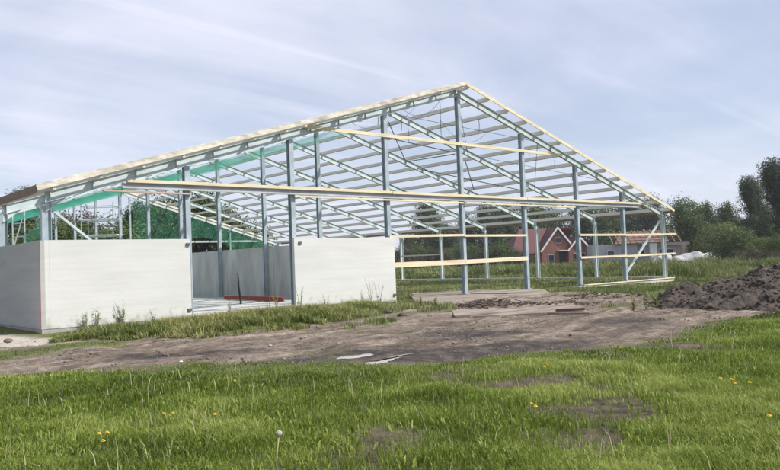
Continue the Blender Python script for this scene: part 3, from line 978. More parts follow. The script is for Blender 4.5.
# a few side rails seen across the barn (right long side) and on the rear gable
B(MB().bar((8 * S - .2, 4 * D, 2.3), (8 * S - .2, 5 * D, 2.3), .06, .12), 'side_rail', MT['purlin'])
B(MB().bar((4.2 * S, 9 * D + .15, PN * 1.66), (8 * S, 9 * D + .15, PN * 1.66), .06, .2), 'side_rail', MT['rafter'])
B(MB().bar((0, 9 * D + .15, PN), (4.2 * S, 9 * D + .15, PN), .06, .2), 'side_rail', MT['rafter'])
# corner braces of the gable
B(MB().bar((.12, .12, EV - .15), (S - .2, .12, .15), .08, .13, up=(0, 1, 0)), 'corner_brace', MT['rafter'])
B(MB().bar((8 * S - .12, .12, EV - .25), (7 * S + .15, .12, .35), .08, .13, up=(0, 1, 0)), 'corner_brace', MT['rafter'])


# wind-bracing rods in the roof between the first two frames and hanging cables
def roofpt(k, n, dz=.1):
    return (k * S, n * D, roof(k) + dz)


def roof_px(x, y):
    v = ray(x, y)
    # right slope plane  z = RD - sl * (x - 4S) + .12
    t = (RD + .12 + sl * 4 * S - sl * CAM[0] - CAM[2]) / (v[2] + sl * v[0])
    return tuple(CAM + v * t)


for a_, b_ in (((388, 121), (405, 160)), ((465, 160), (474, 190)), ((388, 138), (452, 152)), ((405, 162), (455, 154)), ((405, 166), (520, 190))):
    B(MB().tube([roof_px(*a_), roof_px(*b_)], .03, 6), 'bracing_rod', MT['dark_steel'])
for (k0, n0, k1, n1) in ((4, 1, 5.3, 0), (5.3, 1, 4, 0), (5.3, 0, 6.6, 1), (5.3, 1, 6.6, 0), (2.7, 1, 4, 0), (2.7, 0, 4, 1), (1.35, 0, 2.7, 1)):
    B(MB().tube([roofpt(k0, n0), roofpt(k1, n1)], .014, 5), 'bracing_rod', MT['dark_steel'])


def hang(a, b, sag):
    pts = [np.array(a) * (1 - t) + np.array(b) * t - np.array([0, 0, sag * 4 * t * (1 - t)]) for t in np.linspace(0, 1, 12)]
    B(MB().tube([tuple(p) for p in pts], .010, 4), 'cable', MT['cable'])


hang(roofpt(3.25, 0, -.0), roofpt(3.75, 0, 0), .5)
hang(roofpt(3.75, 0, 0), roofpt(4.4, .6, .1), 1.3)
hang(roofpt(4.4, .6, .1), roofpt(4.9, .4, .1), .8)
hang(roofpt(4.0, .5, .3), roofpt(3.4, 1, .3), 1.0)
for k, n, l in ((4.62, .25, .75), (5.55, .3, .6), (4.5, 1.2, .8), (3.2, .3, .7), (5.2, .15, .5), (5.9, .2, .5), (2.35, .2, .5), (6.4, .3, .4), (4.1, .9, 1.1), (.55, .1, .8)):
    p = roofpt(k, n, .3)
    B(MB().tube([p, (p[0] + .03, p[1], p[2] - l * .5), (p[0] - .02, p[1], p[2] - l)], .016, 4), 'hanging_cable', MT['cable'])

MT['side_panel'] = mat('shade_toned_side_panel', (0.37, 0.37, 0.36), 0.05, 0.9, 0.85, base2=(0.43, 0.43, 0.42), bump=.05, stretch=(.4, .4, 3))  # left wall's shade put into the base colour, greyer than the front panels
# walls
PT = .14
B(MB().box(-.02, KX[1] - .06, -.32, -.32 + PT, -.0, PN), 'front_panel', MT['panel'])['label'] = 'left white front wall panel with a corner return'
B(MB().box(KX[2] - .16, KX[3] + .09, -.32, -.32 + PT, -.0, PN), 'front_panel', MT['panel'])['label'] = 'right white front wall panel between two posts'
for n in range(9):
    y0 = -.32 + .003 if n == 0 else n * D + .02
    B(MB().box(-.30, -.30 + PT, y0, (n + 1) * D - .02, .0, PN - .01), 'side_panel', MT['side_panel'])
B(MB().box(-.316, -.302, -.336, -.312, -.02, PN), 'corner_trim', MT['rust_red'])
B(MB().box(-.16, -.022, -.318, -.182, 0, PN - .003), 'corner_return', MT['panel'])
B(MB().box(-.28, KX[1] - .05, -.305, -.10, -.5, -.003), 'plinth', MT['plinth'])
B(MB().box(-.28, -.12, -.10, 9 * D, -.5, -.003), 'plinth', MT['plinth'])
B(MB().box(KX[2] - .14, KX[3] + .12, -.305, -.10, -.5, -.003), 'plinth', MT['light_plinth'])
B(MB().box(KX[2] + .3, KX[3] - 1.3, -.36, -.307, -.07, -.035), 'sill_board', MT['timber'])
# inner wall along the inner posts, in cast sections
for n in range(1, 9):
    B(MB().box(KX[3] + .11, KX[3] + .26, n * D - D * .12, (n + 1) * D - D * .125, -.02, PN), 'inner_wall', MT['grey_wall'])
# right side: low foundation beams
B(MB().box(8 * S - .2, 8 * S + .2, .2, 9 * D, -.5, .10), 'foundation_beam', MT['grey_wall'])
B(MB().box(KX[3] + .3, 8 * S, 9 * D - .15, 9 * D + .2, -.5, -.02), 'foundation_beam', MT['plinth'])
B(MB().box(5.88 * S, 8 * S + .5, -.35, .2, -.7, -.07), 'plinth', MT['light_plinth'])
B(MB().box(6.05 * S, 8 * S + .55, -.40, -.02, -.066, -.02), 'sill_board', MT['timber'])
# slab inside the walled part
slab = MB().box(-.1, KX[3] + .1, -.14, 9 * D, -.5, -.006).build('floor_slab', MT['slab'])
slab['kind'] = 'structure'

# window-like blue door jamb strip on the left panel's end
B(MB().box(KX[1] - .058, KX[1] - .02, -.33, -.12, 0, PN), 'jamb_strip', MT['steel'])
for (X, z) in ((KX[1] - .16, .28), (KX[1] - .16, PN - .2), (KX[3] - .02, .25), (KX[2] + .12, PN - .2)):
    B(MB().box(X - .07, X + .07, -.37, -.322, z - .05, z + .05), 'fixing_clamp', MT['dark_steel'])


# safety net slung under the left roof slope
def net_sheet(name, fn, nu, nv, m_, label):
    U, Vv = np.meshgrid(np.linspace(0, 1, nu), np.linspace(0, 1, nv))
    P = fn(U, Vv)
    idx = np.arange(nu * nv).reshape(nv, nu)
    Q = np.stack([idx[:-1, :-1], idx[:-1, 1:], idx[1:, 1:], idx[1:, :-1]], -1).reshape(-1, 4)
    me = raw_mesh(name, P.reshape(-1, 3), 0, [Q], m_, smooth=True)
    o = bpy.data.objects.new(name, me); col.objects.link(o)
    return tag(o, label, 'net')


def f1(U, V):
    k = .12 + U * (3.15 - .12 + .5 * np.sin(V * 14) * .1)
    n = .18 + V * 8.7
    z = EV + (RD - EV) * k / 4 - .10 - .30 * np.abs(np.sin(n * np.pi)) ** .7 * 1.2 - .25 * fbm(U * 14, V * 40, 2.0)
    return np.stack([k * S, n * D, z], -1)


net_sheet('safety_net', f1, 50, 150, MT['net'], 'green safety net slung under the left roof slope')


def f2(U, V):
    n = .04 + U * .78
    zt = EV - .05 - (EV - PN) * U
    z = PN - .02 + V * (zt - PN)
    x = .22 + .08 * np.sin(U * 17) + .05 * np.sin(V * 6)
    return np.stack([x, n * D, z], -1)


net_sheet('hanging_net', f2, 24, 12, MT['net'], 'green net corner hanging over the left side wall by the corner post')
kA = float(on_y(133, 240, 9 * D)[0]); kB = float(on_y(188, 240, 9 * D)[0]); kC = float(on_y(262, 240, 9 * D)[0])


def f3(U, V):
    x = kA + U * (kB - kA)
    zt = EV + (RD - EV) * (1 - np.abs(x / S - 4) / 4) - .1
    z = .3 + V * (zt - .3)
    return np.stack([x, 9 * D - .25 + .1 * np.sin(U * 25 + V * 3), z], -1)


net_sheet('windbreak_net', f3, 40, 12, MT['windnet'], 'dark green windbreak net hung in the rear gable, left part')


def f4(U, V):
    x = kB + .2 + U * (kC - kB)
    zt = EV + (RD - EV) * (1 - np.abs(x / S - 4) / 4) - .1
    zl = zt - 2.2 + .6 * np.sin(U * 5)
    z = zl + V * (zt - zl)
    return np.stack([x, 9 * D - .25 + .1 * np.sin(U * 25 + V * 3), z], -1)


net_sheet('rolled_net', f4, 40, 8, MT['net'], 'lighter green net under the rear gable rafter')

# things on the slab
pa = on_z(224, 299.5, 0); pb = on_z(284, 302, 0)
bc = empty('steel_beam', ((pa[0] + pb[0]) / 2, (pa[1] + pb[1]) / 2, 0), 'red primed steel beam lying on the concrete floor', 'beam')
dirv = (pb - pa); 
MB().ibeam((pa[0], pa[1], .13), (pb[0], pb[1], .13), .2, .22, tf=.02, tw=.014).build('beam', MT['red_beam'], bc)
for t in (.08, .9):
    q = pa + dirv * t
    MB().bar((q[0] - .3, q[1] - .2, .007), (q[0] + .3, q[1] + .2, .007), .1, .02).build('bearer', MT['timber'], bc)
# black pole
q = on_z(241, 304, 0); dq = (q - CAM) @ fw
tp = at_depth(238, 273, dq); md = at_depth(238.6, 286, dq)
o = MB().tube([tuple(q), tuple(md), tuple(tp)], [.05, .045, .035], 8).build('drain_pipe', MT['black'], smooth=True)
tag(o, 'thin black pipe standing upright before the red beam', 'pipe')


# scaffold tower inside the barn
def scaffold(px0, px1, depth, ys, label, tilt=0.0, width=1.3):
    a = ground_at(px0, depth); b = ground_at(px1, depth)
    c = (a + b) / 2
    root = empty('scaffold_tower', (c[0], c[1], 0), label, 'scaffold')
    dr = (b - a); L = np.linalg.norm(dr); dr /= L; dn = np.array([-dr[1], dr[0], 0])
    zs = [float(at_depth((px0 + px1) / 2, y, depth)[2]) for y in ys]
    top = max(zs) + .25
    for s in (0, 1):
        for w in (0, 1):
            q = a + dr * L * s + dn * width * w
            MB().tube([(q[0], q[1], 0), (q[0], q[1], top)], .03, 6).build('upright', MT['rafter'], root)
    for z in zs:
        for w in (0, 1):
            p0 = a + dn * width * w; p1 = b + dn * width * w
            MB().bar((p0[0], p0[1], z), (p1[0], p1[1], z), .06, .06).build('ledger', MT['rafter'], root)
        if z != max(zs):
            m0 = a - dr * .2 + dn * width * .5; m1 = b + dr * .2 + dn * width * .5
            MB().bar((m0[0], m0[1], z + .08), (m1[0], m1[1], z + .08), width * .9, .07).build('platform', MT['white_paint'], root)
    for i in range(len(zs) - 1):
        p0 = a + dn * (width + .05); p1 = b + dn * (width + .05)
        MB().tube([(p0[0], p0[1], zs[i]), (p1[0], p1[1], zs[i + 1])], .02, 5).build('diagonal', MT['rafter'], root)
    return root


scaffold(82, 114, 55, [255, 236, 220, 206], 'light steel scaffold tower with white platforms inside the left part of the barn')


def ladder_frame(x0, x1, depth, y0, y1, label):
    a = at_depth(x0, y0, depth)
    root = empty('ladder_scaffold', (a[0], a[1], 0), label, 'scaffold frame')
    b = at_depth(x1, y0, depth)
    zt = float(at_depth(x0, y1, depth)[2])
    for q in (a, b):
        MB().tube([(q[0], q[1], 0), (q[0], q[1], zt)], .035, 6).build('upright', MT['rafter'], root)
    z = .5
    while z < zt:
        MB().bar((a[0], a[1], z), (b[0], b[1], z + .05), .045, .045).build('rung', MT['rafter'], root); z += .6
    MB().tube([(a[0], a[1], zt - 1.7), (b[0], b[1], zt - .05)], .03, 6).build('diagonal', MT['rafter'], root)
    return root


ladder_frame(13, 25, 33.0, 250, 211, 'light steel scaffold frame behind the left side wall')


# ------------------------------------------------------------------ dirt things
def mound(name, px_pts, base_y, peaks, label, R=1.0):
    pass


def heap(name, peaks, label, cat, m_, x0, x1, y0, y1, step=.07, rough=.34, cut=.03):
    """peaks: (x, y, radius, height)"""
    xs = np.arange(x0, x1, step); ys = np.arange(y0, y1, step)
    X, Y = np.meshgrid(xs, ys)
    Z = np.zeros(X.shape)
    inside = np.zeros(X.shape, bool)
    for (a, b, r, h) in peaks:
        dd = np.hypot(X - a, Y - b) / r + fbm(X + a, Y, .8, 3) * .55
        Z = np.maximum(Z, h * np.clip(1 - np.clip(dd, 0, 9) ** 1.5, 0, 1))
        inside |= np.hypot(X - a, Y - b) / r < .8
    Z = np.maximum(Z, np.where(inside, .06, 0))
    clod = fbm(X, Y, 1.6, 7) * rough * 2.7 + (np.abs(fbm(X + 9, Y, .28, 3)) ** .8) * rough * .9
    m_ok = Z > .0
    Zf = Z + clod * np.clip(Z / .25, 0, 1)
    base = height(X, Y)
    Zf = base - .06 + np.where(Z > 0, np.maximum(Zf, 0) + .02, -.1)
    cx, cy = (x0 + x1) / 2, (y0 + y1) / 2
    V = np.stack([X - cx, Y - cy, Zf], -1).reshape(-1, 3)
    idx = np.arange(X.size).reshape(X.shape)
    Q = np.stack([idx[:-1, :-1], idx[:-1, 1:], idx[1:, 1:], idx[1:, :-1]], -1).reshape(-1, 4)
    keep = (Z.ravel()[Q].max(1) > 0)
    q = Q[keep]; used, inv = np.unique(q, return_inverse=True)
    VV = V[used]; FF = [inv.reshape(-1, 4)]
    bm = bmesh.new(); bmesh.ops.create_icosphere(bm, subdivisions=1, radius=1)
    iv = np.array([v.co[:] for v in bm.verts]); it = np.array([[v.index for v in f.verts] for f in bm.faces]); bm.free()
    nc = 6500
    pick = VV[rng.integers(0, len(VV), nc)]
    rad = .012 + .075 * rng.random(nc) ** 6
    cv = iv[None] * rad[:, None, None] * rng.uniform(.35, 1.5, (nc, len(iv), 3)) + pick[:, None, :]
    ct = it[None] + (np.arange(nc) * len(iv))[:, None, None] + len(VV)
    me = raw_mesh(name, np.concatenate([VV, cv.reshape(-1, 3)]), 0, FF + [ct.reshape(-1, 3)], m_, smooth=False)
    # loose clods lying on the heap
    o = bpy.data.objects.new(name, me); col.objects.link(o); o.location = (cx, cy, 0)
    tag(o, label, cat)
    return o


def pk(px, py, r, h):
    p = on_z(px, py, 0); return (float(p[0]), float(p[1]), r, h)


pks = [pk(668, 304.5, .9, .16), pk(686, 303.5, 1.3, .80), pk(702, 304.5, 1.4, .34), pk(722, 303, 2.0, .50), pk(742, 301, 2.3, .72), pk(757, 301, 2.2, .62),
       pk(778, 300, 2.8, .93), pk(800, 299, 3.2, 1.2), pk(830, 299, 3.2, 1.25), pk(865, 299, 2.8, 1.0), pk(735, 306, 1.4, .5), pk(770, 305, 1.6, .6)]
bx = [a[0] for a in pks]; by = [a[1] for a in pks]
heap('soil_mound', pks, 'long mound of dark dug soil on the right edge of the track', 'soil heap', MT['soil'],
     min(bx) - 3.5, max(bx) + 3.5, min(by) - 3.5, max(by) + 3.5)

# concrete pad of large plates
PADR = [[(408, 293), (470, 289.6), (545, 290), (572, 303), (590, 312), (548, 312), (455, 316.5), (448, 304.5), (416, 301.5)]]
P = poly_px(PADR[0])
# plates: cut the polygon into strips by lines parallel to the gable
padroot = []


def clip_poly(P, a, b, axis_):
    def half(P, val, sgn):
        out = []
        for i in range(len(P)):
            p, q = P[i], P[(i + 1) % len(P)]
            dp, dq = sgn * (p[axis_] - val), sgn * (q[axis_] - val)
            if dp >= 0: out.append(p)
            if dp * dq < 0:
                t = dp / (dp - dq); out.append(p + (q - p) * t)
        return out
    return half(half(P, a, 1), b, -1)


Pl = [np.array(p) for p in P]
ylo, yhi = P[:, 1].min(), P[:, 1].max(); xlo, xhi = P[:, 0].min(), P[:, 0].max()
pad = empty('concrete_pad', (P[:, 0].mean(), P[:, 1].mean(), 0), 'dusty brownish concrete pad of large plates before the open gable', 'pad')
pad['kind'] = 'structure'
yy = list(np.arange(ylo, yhi, 2.6)) + [yhi + .1]
for a, b in zip(yy[:-1], yy[1:]):
    strip = clip_poly(Pl, a + .02, b - .02, 1)
    if len(strip) < 3: continue
    sx = [p[0] for p in strip]
    xx = list(np.arange(min(sx), max(sx), 6.0)) + [max(sx) + .1]
    for c, d in zip(xx[:-1], xx[1:]):
        pl = clip_poly(strip, c + .02, d - .02, 0)
        if len(pl) < 3: continue
        z = -.10 + random.uniform(0, .05)
        MB().prism([(p[0], p[1], z - .2) for p in pl], (random.uniform(-.01, .01), 0, .28)).build('plate', MT['pad'], pad)


# debris on the pad
def sticks(name, px, py, rx, ry, n, m_, label, L=(.15, .6), zz=.05, hgt=.3):
    p = on_z(px, py, 0)
    mb = MB()
    for i in range(n):
        a = rng.normal(0, .45, 2)
        x = p[0] + (rt0[0] * a[0] * rx + fw[0] * a[1] * ry); y = p[1] + (rt0[1] * a[0] * rx + fw[1] * a[1] * ry)
        h = hgt * math.exp(-(a @ a) * 2.0) * rng.random()
        t = rng.random() * 6.28; l = rng.uniform(*L); e = rng.uniform(-.25, .35)
        w = rng.uniform(.012, .05)
        z = zz + h
        mb.bar((x, y, z), (x + math.cos(t) * l, y + math.sin(t) * l, z + e * l), w, w * .8)
    o = mb.build(name, m_)
    return tag(o, label, 'debris', kind='stuff')


sticks('debris_pile', 493, 307, 1.7, 1.2, 260, MT['debris'], 'dark scattered twigs and rubble on the concrete pad', hgt=.28, L=(.08, .35))
sticks('rubble_strip', 582, 297, 3.6, 2.0, 420, MT['soil'], 'dark soil clods and rubble before the light plinth', L=(.05, .22), zz=-.12, hgt=.28)
sticks('rubble_patch', 556, 304, 2.0, .9, 140, MT['debris'], 'small patch of rubble at the right of the concrete pad', L=(.06, .2), zz=.0, hgt=.12)

a = on_z(556, 311.5, -.02); b = on_z(585, 311, -.02)
o = MB().bar((a[0], a[1], .02), (b[0], b[1], .05), .25, .07).build('plank', MT['rust'])
tag(o, 'rusty brown plank lying flat on the dirt right of the pad', 'plank')
a = on_z(153, 342.5, 0); b = on_z(165, 341.5, 0)
o = MB()
for i in range(6):
    o.bar((a[0] + i * .02, a[1] + .03 * i, .02), (b[0] - i * .03, b[1] + .02 * i, .03 + .01 * (i % 2)), .09, .03)
tag(o.build('bark_scrap', MT['debris']), 'dark scrap lying on the track below the left white panel', 'scrap')


def stone(px, py, r, label, m_, group='stones beside the track'):
    p = on_z(px, py, 0)
    bm = bmesh.new(); bmesh.ops.create_icosphere(bm, subdivisions=3, radius=r)
    for v in bm.verts:
        k = 1 + .35 * (vnoise(v.co.x / r + px, v.co.y / r + v.co.z / r, .8) - .5)
        v.co = Vector((v.co.x * k, v.co.y * k * .8, v.co.z * k * .55))
    me = bpy.data.meshes.new('stone'); bm.to_mesh(me); bm.free(); me.materials.append(m_)
    o = bpy.data.objects.new('stone', me); col.objects.link(o)
    o.location = (p[0], p[1], float(height(p[0], p[1])) + r * .2)
    return tag(o, label, 'stone', group)


stone(8, 339, .12, 'brown lump of earth beside the pale sand at the left edge', MT['debris'])
stone(181, 359.5, .035, 'tiny white pebble on the track edge, left', MT['white_paint'])
stone(402, 317, .16, 'dark clod of earth right of the right white panel', MT['soil'])
stone(388, 314, .15, 'dark clod of earth at the foot of the right panel corner', MT['soil'])
stone(270, 343, .05, 'small pale stone on the middle of the track', MT['plinth'])


# ------------------------------------------------------------------ trees
def leaf_cloud(lobes, n, size, seed, flat=0.0):
    r = np.random.default_rng(seed)
    w = np.array([l[3] ** 2 for l in lobes]); w = w / w.sum()
    which = r.choice(len(lobes), n, p=w)
    L = np.array(lobes)[which]
    # sub-clumps on each lobe's shell
    ncl = 44
    cl = {}
    pts = np.zeros((n, 3)); nor = np.zeros((n, 3)); tint = np.zeros(n)
    for i, l in enumerate(lobes):
        sel = np.where(which == i)[0]
        d = r.normal(0, 1, (ncl, 3)); d /= np.linalg.norm(d, axis=1)[:, None]
        d[:, 2] = d[:, 2] * .9 + .12
        rad = l[3] * r.uniform(.45, 1.0, ncl)
        cc = d * rad[:, None]
        ct = r.uniform(.15, .8, ncl)
        j = r.integers(0, ncl, len(sel))
        o = r.normal(0, 1, (len(sel), 3)); o /= np.linalg.norm(o, axis=1)[:, None]
        o *= (l[3] * .42 * r.random(len(sel)) ** .45)[:, None]
        pts[sel] = np.array(l[:3]) + (cc[j] + o) * np.array([1, 1, l[4] if len(l) > 4 else .85])
        nn = cc[j] / l[3] + o / (l[3] * .3) * .8 + r.normal(0, .45, (len(sel), 3))
        nor[sel] = nn / np.linalg.norm(nn, axis=1)[:, None]
        tint[sel] = np.clip(ct[j] + .0 + r.normal(0, .14, len(sel)), 0, 1)
    a = np.cross(nor, r.normal(0, 1, (n, 3))); a /= np.linalg.norm(a, axis=1)[:, None]
    b = np.cross(nor, a)
    s = size * r.uniform(.6, 1.3, n)[:, None]
    V = np.stack([pts - a * s * .5, pts - b * s * .32, pts + a * s * .5, pts + b * s * .32], 1).reshape(-1, 3)
    F = np.arange(n * 4).reshape(n, 4)
    return V, F, np.repeat(tint, 4)


def make_tree(name, h, lobes, m_, n, leaf, seed, trunk=.25):
    root = bpy.data.objects.new(name, None); root.empty_display_size = .5; col.objects.link(root)
    t = MB()
    lr = random.Random(seed)
    t.tube([(0, 0, -.3), (.05 * h * lr.uniform(-1, 1) * .3, 0, h * .25), (0.1, 0.1, h * .6), (0, 0, h * .85)], [trunk, trunk * .8, trunk * .45, trunk * .12], 8)
    for l in lobes:
        s = h * lr.uniform(.2, .45)
        s = min(s, max(l[2] * .9, .3))
        t.tube([(0, 0, s), (l[0] * .5, l[1] * .5, (s + l[2]) / 2 + .1), (l[0], l[1], l[2])], [trunk * .4, trunk * .25, trunk * .08], 5)
    t.build('trunk', MT['bark'], root, smooth=True)
    V, F, T = leaf_cloud(lobes, n, leaf, seed)
    me = raw_mesh('crown', V, 0, [F], MT[m_], tint=T)
    o = bpy.data.objects.new('crown', me); col.objects.link(o); o.parent = root
    return root


def lob(seed, h, w, n, low=.25, rr=(.24, .38)):
    r = random.Random(seed); out = []
    for i in range(n):
        t = low + (1 - low) * (i + .5) / n
        a = r.random() * 6.28
        env = math.sin(min(1, (t - low) / (1 - low) * .85 + .12) * math.pi) ** .6
        rad = w * r.uniform(*rr)
        d = max(0, w * .5 * env - rad * .6) * r.uniform(.4, 1.1)
        z = h * t - rad * .55
        out.append((math.cos(a) * d, math.sin(a) * d, max(z, rad * .6), rad, r.uniform(.75, 1.05)))
    return out


protos = {}


def proto(key, *a, **k):
    protos[key] = make_tree(*a, **k)
    protos[key].location = (0, 0, -500)


proto('round', 'broadleaf_tree', 12, lob(1, 12, 10, 14, .22), 'leaf_mid', 17000, .36, 1)
proto('round2', 'broadleaf_tree', 12, lob(5, 12, 9, 12, .2), 'leaf_mid', 16000, .36, 2)
proto('dark', 'broadleaf_tree', 14, lob(3, 14, 11, 16, .15), 'leaf_dark', 20000, .38, 3)
proto('dark2', 'broadleaf_tree', 14, lob(8, 14, 9, 15, .12), 'leaf_dark', 19000, .38, 4)
proto('poplar', 'broadleaf_tree', 16, lob(11, 16, 10, 24, .06, (.2, .31)), 'leaf_dark', 34000, .32, 5)
proto('olive', 'shrub', 5, lob(13, 5, 6, 12, .12), 'leaf_olive', 11000, .21, 6, trunk=.1)
proto('green', 'shrub', 5, lob(17, 5, 6, 11, .12), 'leaf_mid', 11000, .22, 7, trunk=.1)
proto('brown', 'shrub', 5, lob(19, 5, 7, 12, .08), 'leaf_brown', 11000, .22, 8, trunk=.1)
proto('copper', 'broadleaf_tree', 9, lob(23, 9, 7, 12, .2), 'leaf_copper', 13000, .26, 9)
used_proto = set()
PH = dict(round=12, round2=12, dark=14, dark2=14, poplar=16, olive=5, green=5, brown=5, copper=9)


def tree(key, px, depth, top_y, label, group, wid=1.0, cat=None):
    g = ground_at(px, depth, -.1)
    ztop = float(at_depth(px, top_y, depth)[2])
    s = (ztop + .1) / PH[key]
    if key in used_proto: o = copy_tree(protos[key])
    else: o = protos[key]; used_proto.add(key)
    o.location = (g[0], g[1], -.1)
    o.rotation_euler = (0, 0, random.random() * 6.28)
    o.scale = (s * wid, s * wid, s)
    cat = cat or ('shrub' if key in ('olive', 'green', 'brown') else 'tree')
    o['label'] = label; o['category'] = cat; o['group'] = group
    return o


G1 = 'trees behind the left half of the barn'; G2 = 'dark trees seen through the barn frame'; G3 = 'trees on the right beyond the field'
tree('poplar', 25, 95, 188, 'rounded tree rising above the left eave corner', G1, .8)
tree('olive', 60, 90, 222, 'pale bush right behind the left corner post', G1, 1.4)
tree('copper', 82, 92, 213, 'copper red tree behind the scaffold tower', G1, 1.0)
tree('brown', 108, 94, 222, 'brownish bush to the right of the copper tree', G1, 1.2)
tree('green', 44, 84, 232, 'low green bush behind the hanging net corner', G1, 1.5)
tree('green', 72, 86, 230, 'low green bush behind the left gable brace', G1, 1.5)
tree('olive', 92, 85, 232, 'low olive bush behind the scaffold tower foot', G1, 1.5)
tree('green', 118, 86, 228, 'low green bush right of the scaffold tower', G1, 1.5)
tree('dark', 132, 118, 214, 'dark tree between scaffold tower and windbreak net', G1, .8)
tree('dark2', 64, 120, 216, 'dark tree left of the copper tree', G1, .8)
tree('round2', 142, 96, 203, 'tree behind the windbreak net, left one', G1, .9)
tree('round', 170, 97, 196, 'tree behind the windbreak net, near the open bay post', G1, .8)
tree('round2', 200, 98, 192, 'tallest tree seen over the grey inner wall', G1, .9)
tree('round', 226, 96, 206, 'tree over the grey inner wall, right of the tallest one', G1, .8)
tree('green', 250, 95, 226, 'low tree ending the row over the grey inner wall', G1, 1.0)
tree('dark', 428, 190, 202, 'tallest dark tree seen right of the white panels', G2, .75)
for i, (k, px, dp, ty, w, l) in enumerate([
    ('dark2', 410, 185, 236, 1.0, 'low dark tree just right of the right white panel'),
    ('dark', 447, 180, 224, 1.0, 'dark tree between the third and fourth right-hand columns'),
    ('dark2', 466, 190, 216, .9, 'dark tree behind the ridge post'),
    ('dark', 488, 185, 204, .8, 'dark tree peaking right of the ridge post'),
    ('dark2', 506, 188, 201, .8, 'tall dark tree left of the red roofed house'),
    ('round', 528, 205, 203, 1.0, 'green tree behind the left end of the red roof'),
    ('dark', 552, 215, 208, 1.0, 'dark tree behind the chimneyless red roof'),
    ('round2', 580, 210, 204, 1.0, 'green tree between the brick house and the grey building'),
    ('round', 606, 205, 205, 1.0, 'green tree behind the left end of the grey building'),
    ('dark2', 630, 210, 200, .9, 'dark tree behind the unfinished brown roof'),
    ('dark', 654, 200, 196, .7, 'dark tree rising behind the right end of the barn roof')]):
    tree(k, px, dp, ty, l, G2, w)
for i, (k, px, dp, ty, w, l) in enumerate([
    ('round', 688, 150, 199, .85, 'mid green tree right beside the barn roof end'),
    ('round2', 706, 155, 203, .8, 'mid green tree second from the barn roof end'),
    ('round2', 728, 150, 203, .7, 'mid green tree next to the tall dark tree'),
    ('olive', 672, 158, 224, 1.0, 'yellowish tree right behind the barn eave corner'),
    ('poplar', 752, 120, 176, .75, 'tall feathery dark tree, left one of the big pair'),
    ('poplar', 779, 122, 158, .85, 'tallest dark tree at the right edge'),
    ('dark', 812, 125, 165, .8, 'dark tree just outside the right edge'),
    ('green', 700, 150, 228, 1.1, 'green shrub behind the white sheeted heaps'),
    ('olive', 718, 138, 224, 1.2, 'olive shrub left of centre in the shrub belt'),
    ('olive', 730, 112, 226, 1.2, 'olive shrub in the middle of the shrub belt'),
    ('green', 746, 108, 232, 1.2, 'green shrub below the tall feathery tree'),
    ('olive', 762, 100, 238, 1.2, 'olive shrub below the pale long roof'),
    ('green', 782, 95, 236, 1.3, 'green shrub at the right edge'),
    ('brown', 738, 88, 250, 1.3, 'brownish low bush at the left end of the bramble row'),
    ('brown', 755, 84, 249, 1.4, 'brownish low bush in the middle of the bramble row'),
    ('brown', 773, 80, 250, 1.4, 'brownish low bush third in the bramble row'),
    ('brown', 795, 78, 250, 1.4, 'brownish low bush ending the bramble row')]):
    tree(k, px, dp, ty, l, G3, w)
# undergrowth row beneath the dark trees, and behind the barn's left half
r2 = random.Random(4)
UL = ['low hedge bush just beyond the right white panel', 'hedge bush between the first two far columns', 'hedge bush left of the second far column',
      'hedge bush right of the second far column', 'hedge bush behind the ridge post foot', 'hedge bush right of the ridge post foot',
      'hedge bush left of the brick house', 'hedge bush at the left wall of the brick house']
for i, px in enumerate([402, 418, 434, 450, 468, 484, 500, 512]):
    tree(['brown', 'green', 'brown', 'olive', 'green', 'brown', 'green', 'brown'][i], px, 150 + r2.uniform(-6, 6), 249 - i * .5 + r2.uniform(-2, 2), UL[i], 'hedge bushes below the dark trees', 1.5)

# far wood closing the horizon
def far_wood():
    lobes = []
    r = random.Random(12)
    for i in range(150):
        px = -160 + i * 8.2
        d = 330 + r.uniform(-40, 60)
        g = ground_at(px, d)
        hh = r.uniform(4, 8.5)
        lobes.append((g[0], g[1], hh * .5, hh * .62, .95))
    V, F, T = leaf_cloud(lobes, 52000, 1.3, 77)
    me = raw_mesh('far_wood', V, 0, [F], MT['leaf_dark'], tint=T)
    o = bpy.data.objects.new('far_wood', me); col.objects.link(o)
    o['kind'] = 'stuff'; o['label'] = 'low dark wood along the horizon'; o['category'] = 'wood'


far_wood()


# ------------------------------------------------------------------ houses
def hp(px, py, depth, back=0.0):
    """point seen at px,py on the plane at 'depth', pushed back horizontally"""
    p = at_depth(px, py, depth)
    f2 = np.array([fw[0], fw[1], 0]); f2 /= np.linalg.norm(f2)
    return p + f2 * back


fdir = np.array([fw[0], fw[1], 0]); fdir /= np.linalg.norm(fdir)
rdir = np.array([rt0[0], rt0[1], 0])
DH = 150.0
g = ground_at(550, DH)


class Loc:
    """local frame of a house: u to the right, w away from the viewer's road, z up"""
    def __init__(s, px, depth, rot=0.0):
        s.o = ground_at(px, depth)
        c, n = math.cos(rot), math.sin(rot)
        s.u = rdir * c + fdir * n; s.w = -rdir * n + fdir * c

    def __call__(s, u, w, z):
        p = s.o + s.u * u + s.w * w; return (p[0], p[1], z)


K = DH / F_PX
L = Loc(550, DH, .12)
house = empty('brick_house', tuple(L.o), 'red brick house with dark red roof and two white edged gables', 'house')


